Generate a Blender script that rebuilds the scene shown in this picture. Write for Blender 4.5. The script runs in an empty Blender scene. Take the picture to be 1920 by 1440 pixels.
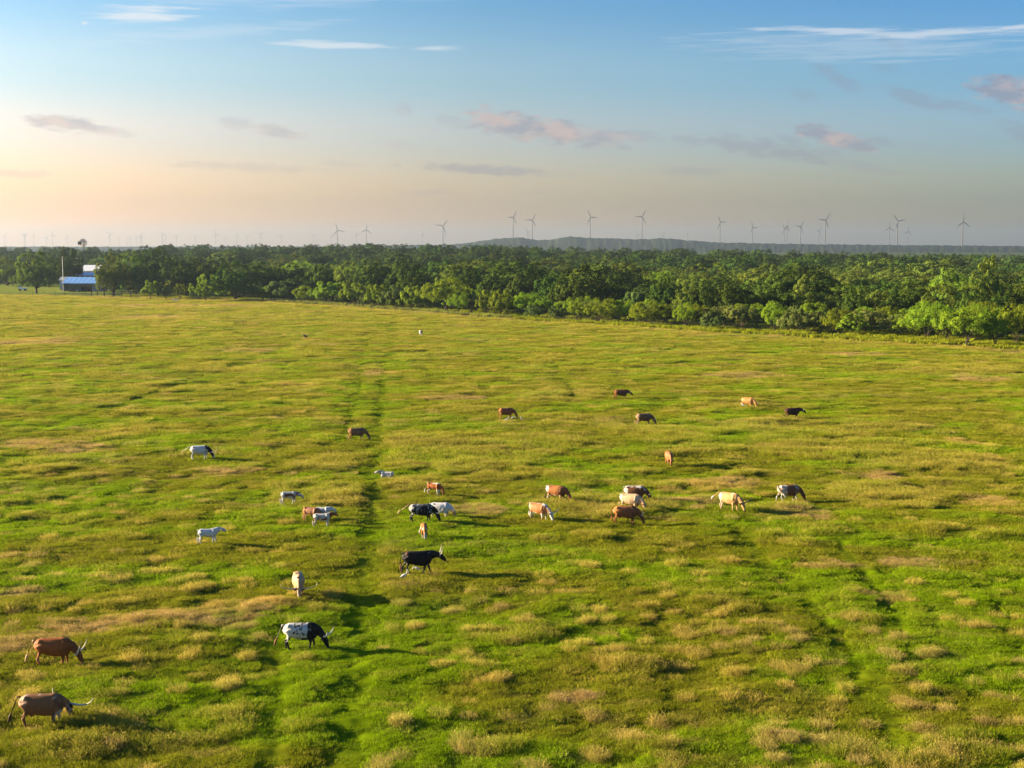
import bpy, bmesh, math, random
import numpy as np
from mathutils import Vector, Matrix

random.seed(7)
RNG = np.random.default_rng(11)
sc = bpy.context.scene
COL = sc.collection

# ------------------------------------------------------------------ camera
CAM_H = 19.0                      # drone height above the pasture
FPX, CX, CY = 2600.0, 960.0, 720.0
TILT = math.atan(258.0 / FPX)
cam = bpy.data.cameras.new('camera')
cam_ob = bpy.data.objects.new('camera', cam)
COL.objects.link(cam_ob)
cam.sensor_width = 36.0
cam.lens = FPX / 1920.0 * 36.0
cam.clip_start = 1.0
cam.clip_end = 60000.0
cam_ob.location = (0, 0, CAM_H)
cam_ob.rotation_euler = (math.pi / 2 - TILT, 0, 0)
sc.camera = cam_ob

# ------------------------------------------------------------------ light
SUN_AZ, SUN_EL = math.radians(-78.0), math.radians(13.0)   # azimuth from +Y, negative = left
SUN_STRENGTH = 5.0
SKY_STRENGTH = 0.05
EXPOSURE = 2.54
sd = Vector((math.sin(SUN_AZ) * math.cos(SUN_EL), math.cos(SUN_AZ) * math.cos(SUN_EL), math.sin(SUN_EL)))
sun = bpy.data.lights.new('sun', 'SUN')
sun.energy = SUN_STRENGTH
sun.angle = math.radians(0.6)
sun.color = (1.0, 0.80, 0.50)
sun_ob = bpy.data.objects.new('sun', sun)
COL.objects.link(sun_ob)
sun_ob.rotation_euler = sd.to_track_quat('Z', 'Y').to_euler()
sun_ob.location = sd * 300

sc.view_settings.view_transform = 'Standard'
sc.view_settings.look = 'None'
sc.view_settings.gamma = 1.0
sc.view_settings.use_curve_mapping = False
sc.view_settings.exposure = EXPOSURE
sc.render.engine = 'CYCLES'
cy = sc.cycles
cy.max_bounces = 5
cy.diffuse_bounces = 2
cy.glossy_bounces = 1
cy.transmission_bounces = 3
cy.volume_bounces = 0
cy.transparent_max_bounces = 4
cy.use_denoising = True
cy.use_fast_gi = False

# ------------------------------------------------------------------ world: sky and far clouds
world = bpy.data.worlds.new('World')
sc.world = world
world.use_nodes = True
WN, WL = world.node_tree.nodes, world.node_tree.links


def nd(nodes, typ, **kw):
    n = nodes.new(typ)
    for k, v in kw.items():
        setattr(n, k, v)
    return n


def wmath(op, a, b=None, c=None, clamp=False):
    n = nd(WN, 'ShaderNodeMath', operation=op, use_clamp=clamp)
    for i, v in enumerate((a, b, c)):
        if v is None:
            continue
        if isinstance(v, (int, float)):
            n.inputs[i].default_value = v
        else:
            WL.new(v, n.inputs[i])
    return n.outputs[0]


def wmix(fac, a, b, blend='MIX'):
    n = nd(WN, 'ShaderNodeMix', data_type='RGBA', blend_type=blend)
    for i, v in ((0, fac), (6, a), (7, b)):
        if isinstance(v, (int, float)):
            n.inputs[i].default_value = v
        elif isinstance(v, tuple):
            n.inputs[i].default_value = (*v, 1)
        else:
            WL.new(v, n.inputs[i])
    return n.outputs[2]


def lin(r, g, b):
    f = lambda c: (c / 255 / 12.92) if c / 255 <= 0.04045 else ((c / 255 + 0.055) / 1.055) ** 2.4
    return (f(r), f(g), f(b))


def build_world():
    sky = nd(WN, 'ShaderNodeTexSky', sky_type='NISHITA')
    sky.sun_disc = False
    sky.sun_elevation = SUN_EL
    sky.sun_rotation = SUN_AZ
    sky.air_density, sky.dust_density, sky.ozone_density = 1.0, 2.0, 2.0
    tc = nd(WN, 'ShaderNodeTexCoord')
    sep = nd(WN, 'ShaderNodeSeparateXYZ')
    WL.new(tc.outputs['Generated'], sep.inputs[0])
    az = wmath('ARCTAN2', sep.outputs[0], sep.outputs[1])
    el = wmath('ARCSINE', sep.outputs[2])
    # elevation tint of the air (warm near the horizon, deeper blue above), constant higher up
    ramp = nd(WN, 'ShaderNodeValToRGB')
    e01 = wmath('MULTIPLY', el, 1 / math.radians(20), clamp=True)
    WL.new(e01, ramp.inputs[0])
    cr = ramp.color_ramp
    cr.interpolation = 'EASE'
    SKYR = [(0.0, (1.9, 1.12, 0.50)), (0.10, (0.98, 0.75, 0.63)), (0.22, (0.74, 0.69, 0.76)), (0.34, (0.52, 0.64, 0.74)),
            (0.50, (0.30, 0.53, 0.72)), (1.0, (0.25, 0.49, 0.74))]
    while len(cr.elements) < len(SKYR):
        cr.elements.new(0.5)
    for e, (p, c) in zip(cr.elements, SKYR):
        e.position = p
        e.color = (*c, 1)
    gain = nd(WN, 'ShaderNodeVectorMath', operation='SCALE')
    WL.new(ramp.outputs[0], gain.inputs[0])
    gain.inputs[3].default_value = 1.03
    skyc = wmix(1.0, sky.outputs[0], gain.outputs[0], 'MULTIPLY')
    # warm towards the sun, cool away from it
    dt = nd(WN, 'ShaderNodeVectorMath', operation='DOT_PRODUCT')
    WL.new(tc.outputs['Generated'], dt.inputs[0])
    dt.inputs[1].default_value = tuple(sd)
    ang = wmath('MULTIPLY', wmath('ARCCOSINE', dt.outputs['Value']), 1 / math.pi)
    r2 = nd(WN, 'ShaderNodeValToRGB')
    WL.new(ang, r2.inputs[0])
    e2 = r2.color_ramp.elements
    e2[0].position, e2[0].color = 0.31, (1.06, 0.90, 0.83, 1)
    e2[1].position, e2[1].color = 0.54, (0.48, 0.66, 0.80, 1)
    em = e2.new(0.42)
    em.color = (0.72, 0.71, 0.71, 1)
    g2 = nd(WN, 'ShaderNodeVectorMath', operation='SCALE')
    WL.new(r2.outputs[0], g2.inputs[0])
    g2.inputs[3].default_value = 1.41
    skyc = wmix(1.0, skyc, g2.outputs[0], 'MULTIPLY')

    # cloud field: coordinates are azimuth and elevation in degrees
    comb = nd(WN, 'ShaderNodeCombineXYZ')
    WL.new(wmath('MULTIPLY', az, 180 / math.pi), comb.inputs[0])
    WL.new(wmath('MULTIPLY', el, 180 / math.pi), comb.inputs[1])

    def noise(scale, sx, sy, detail=5.0, rough=0.6, off=0.0):
        m = nd(WN, 'ShaderNodeMapping')
        m.inputs['Scale'].default_value = (sx, sy, 1)
        m.inputs['Location'].default_value = (off, off * 0.7, 0)
        WL.new(comb.outputs[0], m.inputs[0])
        n = nd(WN, 'ShaderNodeTexNoise')
        n.inputs['Scale'].default_value = scale
        n.inputs['Detail'].default_value = detail
        n.inputs['Roughness'].default_value = rough
        WL.new(m.outputs[0], n.inputs['Vector'])
        return n.outputs['Fac']
    n_puff = noise(1.0, 1.1, 3.2, 7, 0.66)
    n_shade = noise(1.0, 0.7, 1.5, 4, 0.6, 5.3)
    n_streak = noise(1.0, 0.35, 5.0, 6, 0.6, 9.1)

    def cloud_mask(clouds, nz, soft=0.35, nzamp=1.5, thr=0.18):
        acc = None
        for (u, v, hw, hh, tilt, dens) in clouds:
            a = math.degrees(math.atan((u - CX) / FPX))
            e = math.degrees(math.atan((462 - v) / FPX))
            k = math.degrees(1 / FPX)
            m = nd(WN, 'ShaderNodeMapping', vector_type='TEXTURE')
            m.inputs['Location'].default_value = (a, e, 0)
            m.inputs['Rotation'].default_value = (0, 0, math.radians(tilt))
            m.inputs['Scale'].default_value = (hw * k, hh * k * 0.88, 1)
            WL.new(comb.outputs[0], m.inputs[0])
            g = nd(WN, 'ShaderNodeTexGradient', gradient_type='SPHERICAL')
            WL.new(m.outputs[0], g.inputs[0])
            # shape = gradient bent by the noise
            x = wmath('MULTIPLY_ADD', nz, nzamp, -nzamp * 0.5)
            x = wmath('ADD', x, g.outputs['Fac'])
            edge = wmath('MULTIPLY', g.outputs['Fac'], 6.0, clamp=True)
            x = wmath('MULTIPLY', wmath('SUBTRACT', x, thr), 1 / soft, clamp=True)
            x = wmath('MULTIPLY', wmath('MULTIPLY', x, edge), dens)
            acc = x if acc is None else wmath('MAXIMUM', acc, x)
        return acc

    cumulus = [  # lit warm on the sun side, grey violet inside
        (945, 236, 95, 40, -12, .95), (1030, 248, 120, 36, -10, .95), (1110, 260, 110, 28, -8, .7),
        (1535, 262, 70, 26, -14, .95), (1590, 276, 70, 22, -16, .9), (1880, 192, 95, 40, -10, 1.0), (1930, 205, 80, 36, -8, .9),
        (130, 246, 90, 22, -7, .8), (190, 255, 90, 14, -6, .5), (455, 241, 50, 17, -5, .35), (525, 254, 70, 18, -8, .5),
        (758, 210, 22, 22, -50, .3), (755, 278, 40, 14, -5, .2)]
    scud = [     # thin grey wisps in shade
        (1400, 280, 110, 26, -10, .6), (1470, 292, 110, 22, -10, .65), (1290, 268, 50, 16, -8, .4), (1540, 296, 70, 16, -8, .4),
        (1480, 270, 40, 16, -20, .4), (1650, 276, 30, 14, -20, .4), (1560, 160, 70, 22, -25, .45), (1500, 190, 45, 18, -15, .3),
        (1700, 200, 80, 22, -18, .5), (1780, 215, 90, 16, -10, .45), (1900, 265, 60, 26, -30, .45), (1600, 316, 60, 14, -8, .3),
        (1640, 325, 60, 12, -8, .3), (1300, 324, 80, 14, -3, .4), (910, 320, 190, 15, -3, .75), (800, 363, 80, 9, -1, .3),
        (1010, 362, 60, 8, 0, .2), (470, 318, 190, 13, -2, .3), (30, 334, 100, 13, -2, .4), (640, 310, 60, 10, -4, .2),
        (1660, 105, 40, 18, -30, .2), (1650, 145, 40, 12, 0, .25), (850, 232, 60, 20, -4, .25), (1200, 258, 60, 16, -8, .3)]
    cirrus = [   # bright high streaks
        (285, 52, 130, 26, 2, 1.0), (640, 97, 190, 11, -1, .8), (820, 99, 60, 9, 1, .6), (590, 92, 70, 9, -1, .6),
        (1560, 78, 240, 12, -4, .75), (1760, 88, 260, 14, 1, .75), (1880, 86, 120, 12, 3, .8),
        (400, 80, 330, 22, 6, .30), (560, 14, 420, 30, 2, .30), (1600, 104, 420, 46, -2, .30), (175, 71, 10, 6, 0, .8)]
    shade = wmath('MULTIPLY', wmath('SUBTRACT', n_shade, 0.40), 6.0, clamp=True)
    lit = wmix(shade, (2.35, 1.60, 1.42), (1.10, 1.03, 1.30))
    # clouds take the warmth of the sky behind them
    lit = wmix(0.25, lit, skyc)
    scudc = wmix(0.25, (1.0, 0.95, 1.22), skyc)
    c = wmix(wmath('MULTIPLY', cloud_mask(cirrus, n_streak, 0.6, 2.4, 0.22), 0.72), skyc, (3.0, 3.1, 3.2))
    c = wmix(wmath('MULTIPLY', cloud_mask(scud, n_puff, 0.5, 2.6, 0.16), 0.8), c, scudc)
    c = wmix(wmath('MULTIPLY', cloud_mask(cumulus, n_puff, 0.45, 2.1, 0.14), 0.85), c, lit)
    bg = WN['Background']
    WL.new(c, bg.inputs[0])
    bg.inputs[1].default_value = SKY_STRENGTH


build_world()

# ------------------------------------------------------------------ numeric helpers


def hash2(ix, iy, seed):
    h = (ix.astype(np.int64) * 374761393 + iy.astype(np.int64) * 668265263 + seed * 2147483647) & 0xFFFFFFFF
    h = ((h ^ (h >> 13)) * 1274126177) & 0xFFFFFFFF
    h = h ^ (h >> 16)
    return h


def perlin(x, y, seed=0):
    x = np.asarray(x, float)
    y = np.asarray(y, float)
    ix, iy = np.floor(x), np.floor(y)
    fx, fy = x - ix, y - iy

    def g(dx, dy):
        a = hash2(ix + dx, iy + dy, seed) / 4294967296.0 * 2 * np.pi
        return np.cos(a) * (fx - dx) + np.sin(a) * (fy - dy)
    u = fx * fx * fx * (fx * (fx * 6 - 15) + 10)
    v = fy * fy * fy * (fy * (fy * 6 - 15) + 10)
    return ((g(0, 0) * (1 - u) + g(1, 0) * u) * (1 - v) + (g(0, 1) * (1 - u) + g(1, 1) * u) * v) * 1.5


def fbm(x, y, seed=0, octv=3, gain=0.5):
    s, a, t = 0, 1.0, 0
    for i in range(octv):
        s = s + a * perlin(x * 2 ** i + 17.3 * i, y * 2 ** i - 9.1 * i, seed + i * 31)
        t += a
        a *= gain
    return s / t


def vnoise3(p, seed=0):
    i = np.floor(p)
    f = p - i
    f = f * f * (3 - 2 * f)

    def h(dx, dy, dz):
        k = hash2(i[:, 0] + dx + 57 * (i[:, 2] + dz), i[:, 1] + dy + 131 * (i[:, 2] + dz), seed)
        return k / 4294967296.0
    r = 0
    for dx in (0, 1):
        wx = f[:, 0] if dx else 1 - f[:, 0]
        for dy in (0, 1):
            wy = f[:, 1] if dy else 1 - f[:, 1]
            for dz in (0, 1):
                wz = f[:, 2] if dz else 1 - f[:, 2]
                r = r + wx * wy * wz * h(dx, dy, dz)
    return r


def fbm3(p, seed=0, octv=3):
    s, a, t = 0, 1.0, 0
    for k in range(octv):
        s = s + a * vnoise3(p * 2 ** k + 3.7 * k, seed + 13 * k)
        t += a
        a *= 0.5
    return s / t


def sstep(a, b, x):
    t = np.clip((np.asarray(x, float) - a) / (b - a), 0, 1)
    return t * t * (3 - 2 * t)


CT, ST = math.cos(TILT), math.sin(TILT)


def gp(u, v, z=0.0):
    """where the photograph's pixel (u, v) meets the level z"""
    xc, yc = (u - CX) / FPX, -(v - CY) / FPX
    dx, dy, dz = xc, CT + yc * ST, -ST + yc * CT
    t = (CAM_H - z) / -dz
    return dx * t, dy * t


def px_of(x, y, z):
    x, y, z = np.asarray(x, float), np.asarray(y, float), np.asarray(z, float)
    d = y * CT - (z - CAM_H) * ST
    up = y * ST + (z - CAM_H) * CT
    return CX + FPX * x / d, CY - FPX * up / d, FPX / d


# ------------------------------------------------------------------ terrain and pasture fields
EDGE_PX = [(-400, 549), (0, 553), (190, 556), (450, 563), (700, 578), (850, 590), (1000, 601), (1300, 622), (1600, 638), (1920, 657), (2300, 680)]
EDGE = np.array([gp(u, v) for u, v in EDGE_PX])


def edge_y(x, y):
    """distance (along the view) of the field edge for points at direction x/y"""
    a = np.asarray(x, float) / np.maximum(np.asarray(y, float), 1.0)
    return np.interp(a, EDGE[:, 0] / EDGE[:, 1], EDGE[:, 1])


RIDGE = [(-600, 4.5), (0, 4.5), (200, 5.0), (320, 7.0), (900, 7.5), (1000, 6.0), (1300, 3.0), (1500, 0.8), (1700, -0.5), (1900, -3.0), (2500, -3.0)]
RA = np.array([(u - CX) / FPX for u, _ in RIDGE])
RV = np.array([v for _, v in RIDGE])
HILL_PX = [(-900, 463), (600, 463), (840, 459), (890, 454), (930, 448), (975, 445), (1010, 451), (1030, 450), (1070, 443), (1100, 446.5), (1130, 447), (1200, 449),
           (1250, 447), (1290, 451), (1340, 454.5), (1440, 457), (1600, 459), (1750, 460.5), (1920, 462), (2600, 463)]


def far_height(x, y):
    a = np.asarray(x, float) / np.maximum(y, 1.0)
    r = np.interp(a, RA, RV)
    h = r * sstep(620, 1250, y) * (1 - sstep(1500, 2300, y))
    return h + 2.6 * fbm(np.asarray(x) / 150.0, np.asarray(y) / 160.0, 5, 2) * sstep(600, 800, y) * (1 - sstep(2500, 3500, y))


TRACKS_PX = [
    [(738, 590), (728, 640), (716, 720), (708, 800), (706, 850), (700, 930), (692, 1000), (684, 1100), (676, 1200), (660, 1330), (648, 1450)],
    [(694, 630), (684, 680), (668, 740), (652, 790), (640, 830)],
    [(520, 1180), (512, 1260), (506, 1340), (500, 1450)],
    [(1396, 1005), (1440, 1060), (1500, 1110), (1545, 1165), (1600, 1230), (1640, 1300), (1690, 1400)],
    [(1560, 1010), (1620, 1080), (1680, 1160), (1700, 1190)],
    [(1040, 680), (1060, 720), (1080, 750)], [(640, 545 + 40), (560, 640), (400, 700), (160, 780), (0, 830)]]
TRACKS = [np.array([gp(u, v) for u, v in t]) for t in TRACKS_PX]
TRACK_W = [0.75, 0.65, 0.65, 0.65, 0.5, 0.7, 0.7]
DRY_PX = [  # (u, v, half width, half height) of the dried patches
    (60, 1205, 90, 26), (180, 1172, 130, 20), (330, 1160, 150, 18), (470, 1140, 80, 16), (420, 1160, 70, 22), (1350, 905, 95, 12), (850, 745, 80, 6), (470, 656, 60, 5),
    (60, 832, 110, 14), (150, 842, 80, 12), (1390, 702, 80, 7), (420, 883, 70, 6), (890, 955, 60, 12), (1650, 1118, 70, 14), (1700, 1055, 70, 12), (1560, 1060, 60, 10),
    (1460, 1385, 40, 12), (1090, 1300, 40, 10), (1650, 890, 40, 8), (1800, 830, 60, 6), (1250, 915, 40, 7), (60, 640, 90, 9),
    (280, 595, 80, 5), (700, 700, 60, 5), (1860, 940, 60, 14), (1500, 960, 60, 14), (330, 545 + 28, 200, 3), (560, 720, 60, 6), (1850, 710, 70, 5), (1600, 665, 80, 4),
    (30, 1105, 60, 12), (560, 1440, 40, 12), (740, 1425, 40, 12), (1290, 940, 60, 8)]
DRY_E = []
for (u, v, a, b) in DRY_PX:
    x0, y0 = gp(u, v)
    _, y1 = gp(u, v - b)
    _, y2 = gp(u, v + b)
    DRY_E.append((x0, y0, a / FPX * y0, (y1 - y2) / 2))
TALL_PX = [  # stands of taller olive grass
    (850, 850, 190, 42), (1250, 815, 120, 22), (1560, 835, 170, 36), (1750, 870, 170, 34), (1650, 930, 150, 30), (1130, 950, 120, 26), (800, 905, 110, 18), (1800, 690, 130, 10),
    (1050, 740, 110, 12), (600, 870, 90, 16), (640, 935, 60, 20), (1820, 1010, 120, 26), (1720, 1400, 220, 50), (930, 1390, 90, 30), (1370, 760, 60, 8),
    (1000, 840, 110, 20), (1420, 800, 90, 14), (430, 690, 110, 7), (330, 730, 120, 8), (1500, 1000, 110, 16)]
TALL_E = []
for (u, v, a, b) in TALL_PX:
    x0, y0 = gp(u, v)
    _, y1 = gp(u, v - b)
    _, y2 = gp(u, v + b)
    TALL_E.append((x0, y0, a / FPX * y0, (y1 - y2) / 2))


def ell(x, y, lst):
    wx = x + 1.6 * fbm(x / 5.0, y / 5.0, 71, 3)
    wy = y + 1.6 * fbm(x / 5.0, y / 5.0, 72, 3)
    r = np.zeros_like(x)
    for (x0, y0, a, b) in lst:
        d = np.hypot((wx - x0) / a, (wy - y0) / b)
        r = np.maximum(r, 1 - sstep(0.55, 1.1, d))
    return r


def track_mask(x, y):
    r = np.zeros_like(x)
    for t, w in zip(TRACKS, TRACK_W):
        d = np.full_like(x, 1e9)
        sel = (y > t[:, 1].min() - 5) & (y < t[:, 1].max() + 5)
        if not sel.any():
            continue
        xs, ys = x[sel], y[sel]
        dd = np.full_like(xs, 1e9)
        for p, q in zip(t[:-1], t[1:]):
            vx, vy = q[0] - p[0], q[1] - p[1]
            k = np.clip(((xs - p[0]) * vx + (ys - p[1]) * vy) / (vx * vx + vy * vy), 0, 1)
            dd = np.minimum(dd, np.hypot(xs - p[0] - k * vx, ys - p[1] - k * vy))
        d[sel] = dd
        ww = w * (1 + 0.35 * perlin(x / 3.0, y / 3.0, 5))
        r = np.maximum(r, 1 - sstep(ww * 0.3, ww * 2.0, d))
    return r


def fields(x, y):
    """tall (0..1), dry, lush, pink, tuft for grass at ground point"""
    x = np.asarray(x, float)
    y = np.asarray(y, float)
    far = sstep(150, 420, y)
    mid = sstep(80, 130, y)
    ey = edge_y(x, y)
    tr = track_mask(x, y)
    # mounds drift into streaks across the view
    n1 = fbm(x / 11.0, y / 7.0, 1, 4, 0.55)
    n2 = fbm(x / 3.2, y / 2.6, 2, 3)
    n3 = fbm(x / 30.0, y / 26.0, 3, 3)
    n4 = fbm(x / 1.3, y / 1.2, 4, 2)
    te = ell(x, y, TALL_E)
    tall = sstep(-0.05, 0.30, n1 * 0.75 + n2 * 0.45 + te * 0.42 - 0.04 - 0.14 * (1 - mid) + 0.08 * far)
    tuft = sstep(0.36, 0.52, n4 + 0.32 * n2 + 0.35 * n3) * (1 - 0.6 * mid)
    de0 = 0
    nd_ = fbm(x / 16.0, y / 12.0, 21, 4, 0.55)
    de = ell(x, y, DRY_E)
    dry = sstep(0.18, 0.48, nd_ + 0.06 * far + 0.05 * n2) * 0.40 + de * 0.8 * sstep(-.45, .15, n2 + n4)
    dry = np.clip(dry + 0.20 * far + 0.06 * sstep(90, 200, y), 0, 1)
    rim = sstep(ey * 0.955, ey * 0.99, y)
    dry = np.clip(dry + rim * 0.5, 0, 1)
    lush = sstep(-0.10, 0.30, fbm(x / 14.0 + 5, y / 9.0, 41, 3) + 0.20 * n2 + 0.04 + 0.06 * (1 - mid)) * (1 - 0.35 * far)
    k = 1 - 0.88 * tr
    tall = tall * k
    dry = dry * k
    tuft = tuft * k
    lush = np.maximum(lush, tr * 0.4)
    pink = sstep(-0.1, 0.3, fbm(x / 20.0, y / 14.0, 55, 2) + 0.3 * de)
    return tall, dry, lush, pink, tuft, tr, de


def ground_z(x, y, track=True):
    x = np.asarray(x, float)
    y = np.asarray(y, float)
    near = 1 - sstep(500, 650, y)
    h = 0.25 * fbm(x / 24.0, y / 24.0, 91, 2) + 0.34 * fbm(x / 5.0, y / 4.0, 92, 3)
    h = h + 0.13 * fbm(x / 1.3, y / 1.3, 93, 2) * (1 - sstep(120, 250, y))
    h = h * near
    if track:
        h = h - 0.055 * track_mask(np.atleast_1d(x), np.atleast_1d(y)).reshape(np.shape(x))
    return h + far_height(x, y)


# ------------------------------------------------------------------ materials
def new_mat(name):
    m = bpy.data.materials.new(name)
    m.use_nodes = True
    m.node_tree.nodes.clear()
    return m, m.node_tree.nodes, m.node_tree.links


def out_surface(N, L, sh):
    o = N.new('ShaderNodeOutputMaterial')
    L.new(sh, o.inputs['Surface'])


def mixc(N, L, fac, a, b, blend='MIX'):
    n = nd(N, 'ShaderNodeMix', data_type='RGBA', blend_type=blend)
    for i, v in ((0, fac), (6, a), (7, b)):
        if isinstance(v, (int, float)):
            n.inputs[i].default_value = v
        elif isinstance(v, tuple):
            n.inputs[i].default_value = (*v[:3], 1)
        else:
            L.new(v, n.inputs[i])
    return n.outputs[2]


def mth(N, L, op, a, b=0.0, clamp=False):
    n = nd(N, 'ShaderNodeMath', operation=op, use_clamp=clamp)
    for i, v in enumerate((a, b)):
        if isinstance(v, (int, float)):
            n.inputs[i].default_value = v
        else:
            L.new(v, n.inputs[i])
    return n.outputs[0]


OLIVE = (0.185, 0.198, 0.010)
LUSH = (0.172, 0.262, 0.004)
DRYC = (0.47, 0.335, 0.080)
PINKC = (0.38, 0.245, 0.125)


def grass_colour(N, L, atype):
    at = nd(N, 'ShaderNodeAttribute', attribute_type=atype, attribute_name='mixv')
    sp = N.new('ShaderNodeSeparateXYZ')
    L.new(at.outputs['Vector'], sp.inputs[0])
    c = mixc(N, L, sp.outputs[0], OLIVE, LUSH)
    d = mixc(N, L, sp.outputs[2], DRYC, PINKC)
    return mixc(N, L, sp.outputs[1], c, d)


def grass_material(name, translucent=0.35, seed_head=False):
    m, N, L = new_mat(name)
    c = grass_colour(N, L, 'INSTANCER')
    if seed_head:
        at = nd(N, 'ShaderNodeAttribute', attribute_type='GEOMETRY', attribute_name='head')
        c = mixc(N, L, mth(N, L, 'MULTIPLY', at.outputs['Fac'], 0.8), c, (0.50, 0.37, 0.10))
    isl = N.new('ShaderNodeNewGeometry')
    inf = N.new('ShaderNodeObjectInfo')
    t = mth(N, L, 'MULTIPLY_ADD', isl.outputs['Random Per Island'], 0.7)
    t.node.inputs[2].default_value = 0.62
    t2 = mth(N, L, 'MULTIPLY_ADD', inf.outputs['Random'], 0.35)
    t2.node.inputs[2].default_value = 0.82
    t = mth(N, L, 'MULTIPLY', t, t2)
    sc_ = nd(N, 'ShaderNodeVectorMath', operation='SCALE')
    L.new(c, sc_.inputs[0])
    L.new(t, sc_.inputs[3])
    df = N.new('ShaderNodeBsdfDiffuse')
    tr = N.new('ShaderNodeBsdfTranslucent')
    L.new(sc_.outputs[0], df.inputs[0])
    L.new(sc_.outputs[0], tr.inputs[0])
    mx = N.new('ShaderNodeMixShader')
    mx.inputs[0].default_value = translucent
    L.new(df.outputs[0], mx.inputs[1])
    L.new(tr.outputs[0], mx.inputs[2])
    out_surface(N, L, mx.outputs[0])
    return m


def ground_material():
    m, N, L = new_mat('pasture_turf')
    c = grass_colour(N, L, 'GEOMETRY')
    tc = N.new('ShaderNodeTexCoord')
    n1 = N.new('ShaderNodeTexNoise')
    n1.inputs['Scale'].default_value = 1.7
    n1.inputs['Detail'].default_value = 6
    L.new(tc.outputs['Object'], n1.inputs['Vector'])
    f = mth(N, L, 'MULTIPLY_ADD', n1.outputs['Fac'], 0.5)
    f.node.inputs[2].default_value = 0.22
    s = nd(N, 'ShaderNodeVectorMath', operation='SCALE')
    L.new(c, s.inputs[0])
    L.new(f, s.inputs[3])
    wa = nd(N, 'ShaderNodeAttribute', attribute_type='GEOMETRY', attribute_name='wood')
    n2 = N.new('ShaderNodeTexNoise')
    n2.inputs['Scale'].default_value = 0.06
    n2.inputs['Detail'].default_value = 8
    n2.inputs['Roughness'].default_value = 0.7
    L.new(tc.outputs['Object'], n2.inputs['Vector'])
    wood = mixc(N, L, n2.outputs['Fac'], (0.020, 0.040, 0.012), (0.075, 0.095, 0.030))
    yard = mixc(N, L, n1.outputs['Fac'], (0.11, 0.15, 0.02), (0.16, 0.17, 0.03))
    sp = N.new('ShaderNodeSeparateXYZ')
    L.new(wa.outputs['Vector'], sp.inputs[0])
    c2 = mixc(N, L, sp.outputs[0], s.outputs[0], wood)
    c2 = mixc(N, L, sp.outputs[1], c2, yard)
    b = N.new('ShaderNodeBsdfDiffuse')
    L.new(c2, b.inputs[0])
    out_surface(N, L, b.outputs[0])
    return m


def simple_mat(name, col, rough=0.7, metal=0.0, var=0.25, scale=3.0, spec=0.3):
    m, N, L = new_mat(name)
    p = N.new('ShaderNodeBsdfPrincipled')
    tc = N.new('ShaderNodeTexCoord')
    n = N.new('ShaderNodeTexNoise')
    n.inputs['Scale'].default_value = scale
    n.inputs['Detail'].default_value = 5
    L.new(tc.outputs['Object'], n.inputs['Vector'])
    c = mixc(N, L, n.outputs['Fac'], tuple(x * (1 - var) for x in col), tuple(min(1, x * (1 + var)) for x in col))
    L.new(c, p.inputs['Base Color'])
    p.inputs['Roughness'].default_value = rough
    p.inputs['Metallic'].default_value = metal
    p.inputs['Specular IOR Level'].default_value = spec
    out_surface(N, L, p.outputs[0])
    return m


def leaf_material(name, col, tip, trans=0.30):
    m, N, L = new_mat(name)
    g = N.new('ShaderNodeNewGeometry')
    inf = N.new('ShaderNodeObjectInfo')
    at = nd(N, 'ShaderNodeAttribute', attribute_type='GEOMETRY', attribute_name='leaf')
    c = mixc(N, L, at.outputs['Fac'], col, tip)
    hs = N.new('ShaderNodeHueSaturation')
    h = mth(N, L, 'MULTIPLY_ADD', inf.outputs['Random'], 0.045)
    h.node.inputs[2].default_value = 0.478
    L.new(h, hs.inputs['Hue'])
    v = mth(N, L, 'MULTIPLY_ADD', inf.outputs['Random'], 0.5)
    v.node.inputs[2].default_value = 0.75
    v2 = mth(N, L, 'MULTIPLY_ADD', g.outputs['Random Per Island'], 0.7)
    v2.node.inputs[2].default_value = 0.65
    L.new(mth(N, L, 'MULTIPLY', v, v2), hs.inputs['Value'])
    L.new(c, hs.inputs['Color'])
    d = N.new('ShaderNodeBsdfDiffuse')
    t = N.new('ShaderNodeBsdfTranslucent')
    L.new(hs.outputs[0], d.inputs[0])
    L.new(hs.outputs[0], t.inputs[0])
    mx = N.new('ShaderNodeMixShader')
    mx.inputs[0].default_value = trans
    L.new(d.outputs[0], mx.inputs[1])
    L.new(t.outputs[0], mx.inputs[2])
    out_surface(N, L, mx.outputs[0])
    return m


# ------------------------------------------------------------------ object helpers
def mesh_np(name, verts, faces_flat, sizes, smooth=False):
    """fast mesh from arrays; faces_flat = vertex indices, sizes = corners per face"""
    me = bpy.data.meshes.new(name)
    v = np.asarray(verts, np.float32)
    f = np.asarray(faces_flat, np.int32)
    sz = np.asarray(sizes, np.int32)
    me.vertices.add(len(v))
    me.vertices.foreach_set('co', v.ravel())
    me.loops.add(len(f))
    me.loops.foreach_set('vertex_index', f)
    me.polygons.add(len(sz))
    st = np.zeros(len(sz), np.int32)
    st[1:] = np.cumsum(sz)[:-1]
    me.polygons.foreach_set('loop_start', st)
    if smooth:
        me.polygons.foreach_set('use_smooth', np.ones(len(sz), bool))
    me.update(calc_edges=True)
    return me


def link(name, me, mat=None, parent=None, loc=None):
    o = bpy.data.objects.new(name, me)
    COL.objects.link(o)
    if mat is not None and me is not None:
        if not me.materials:
            me.materials.append(mat)
    if parent is not None:
        o.parent = parent
    if loc is not None:
        o.location = loc
    return o


def tag(o, label=None, cat=None, group=None, kind=None):
    for k, v in (('label', label), ('category', cat), ('group', group), ('kind', kind)):
        if v:
            o[k] = v
    return o


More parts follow.
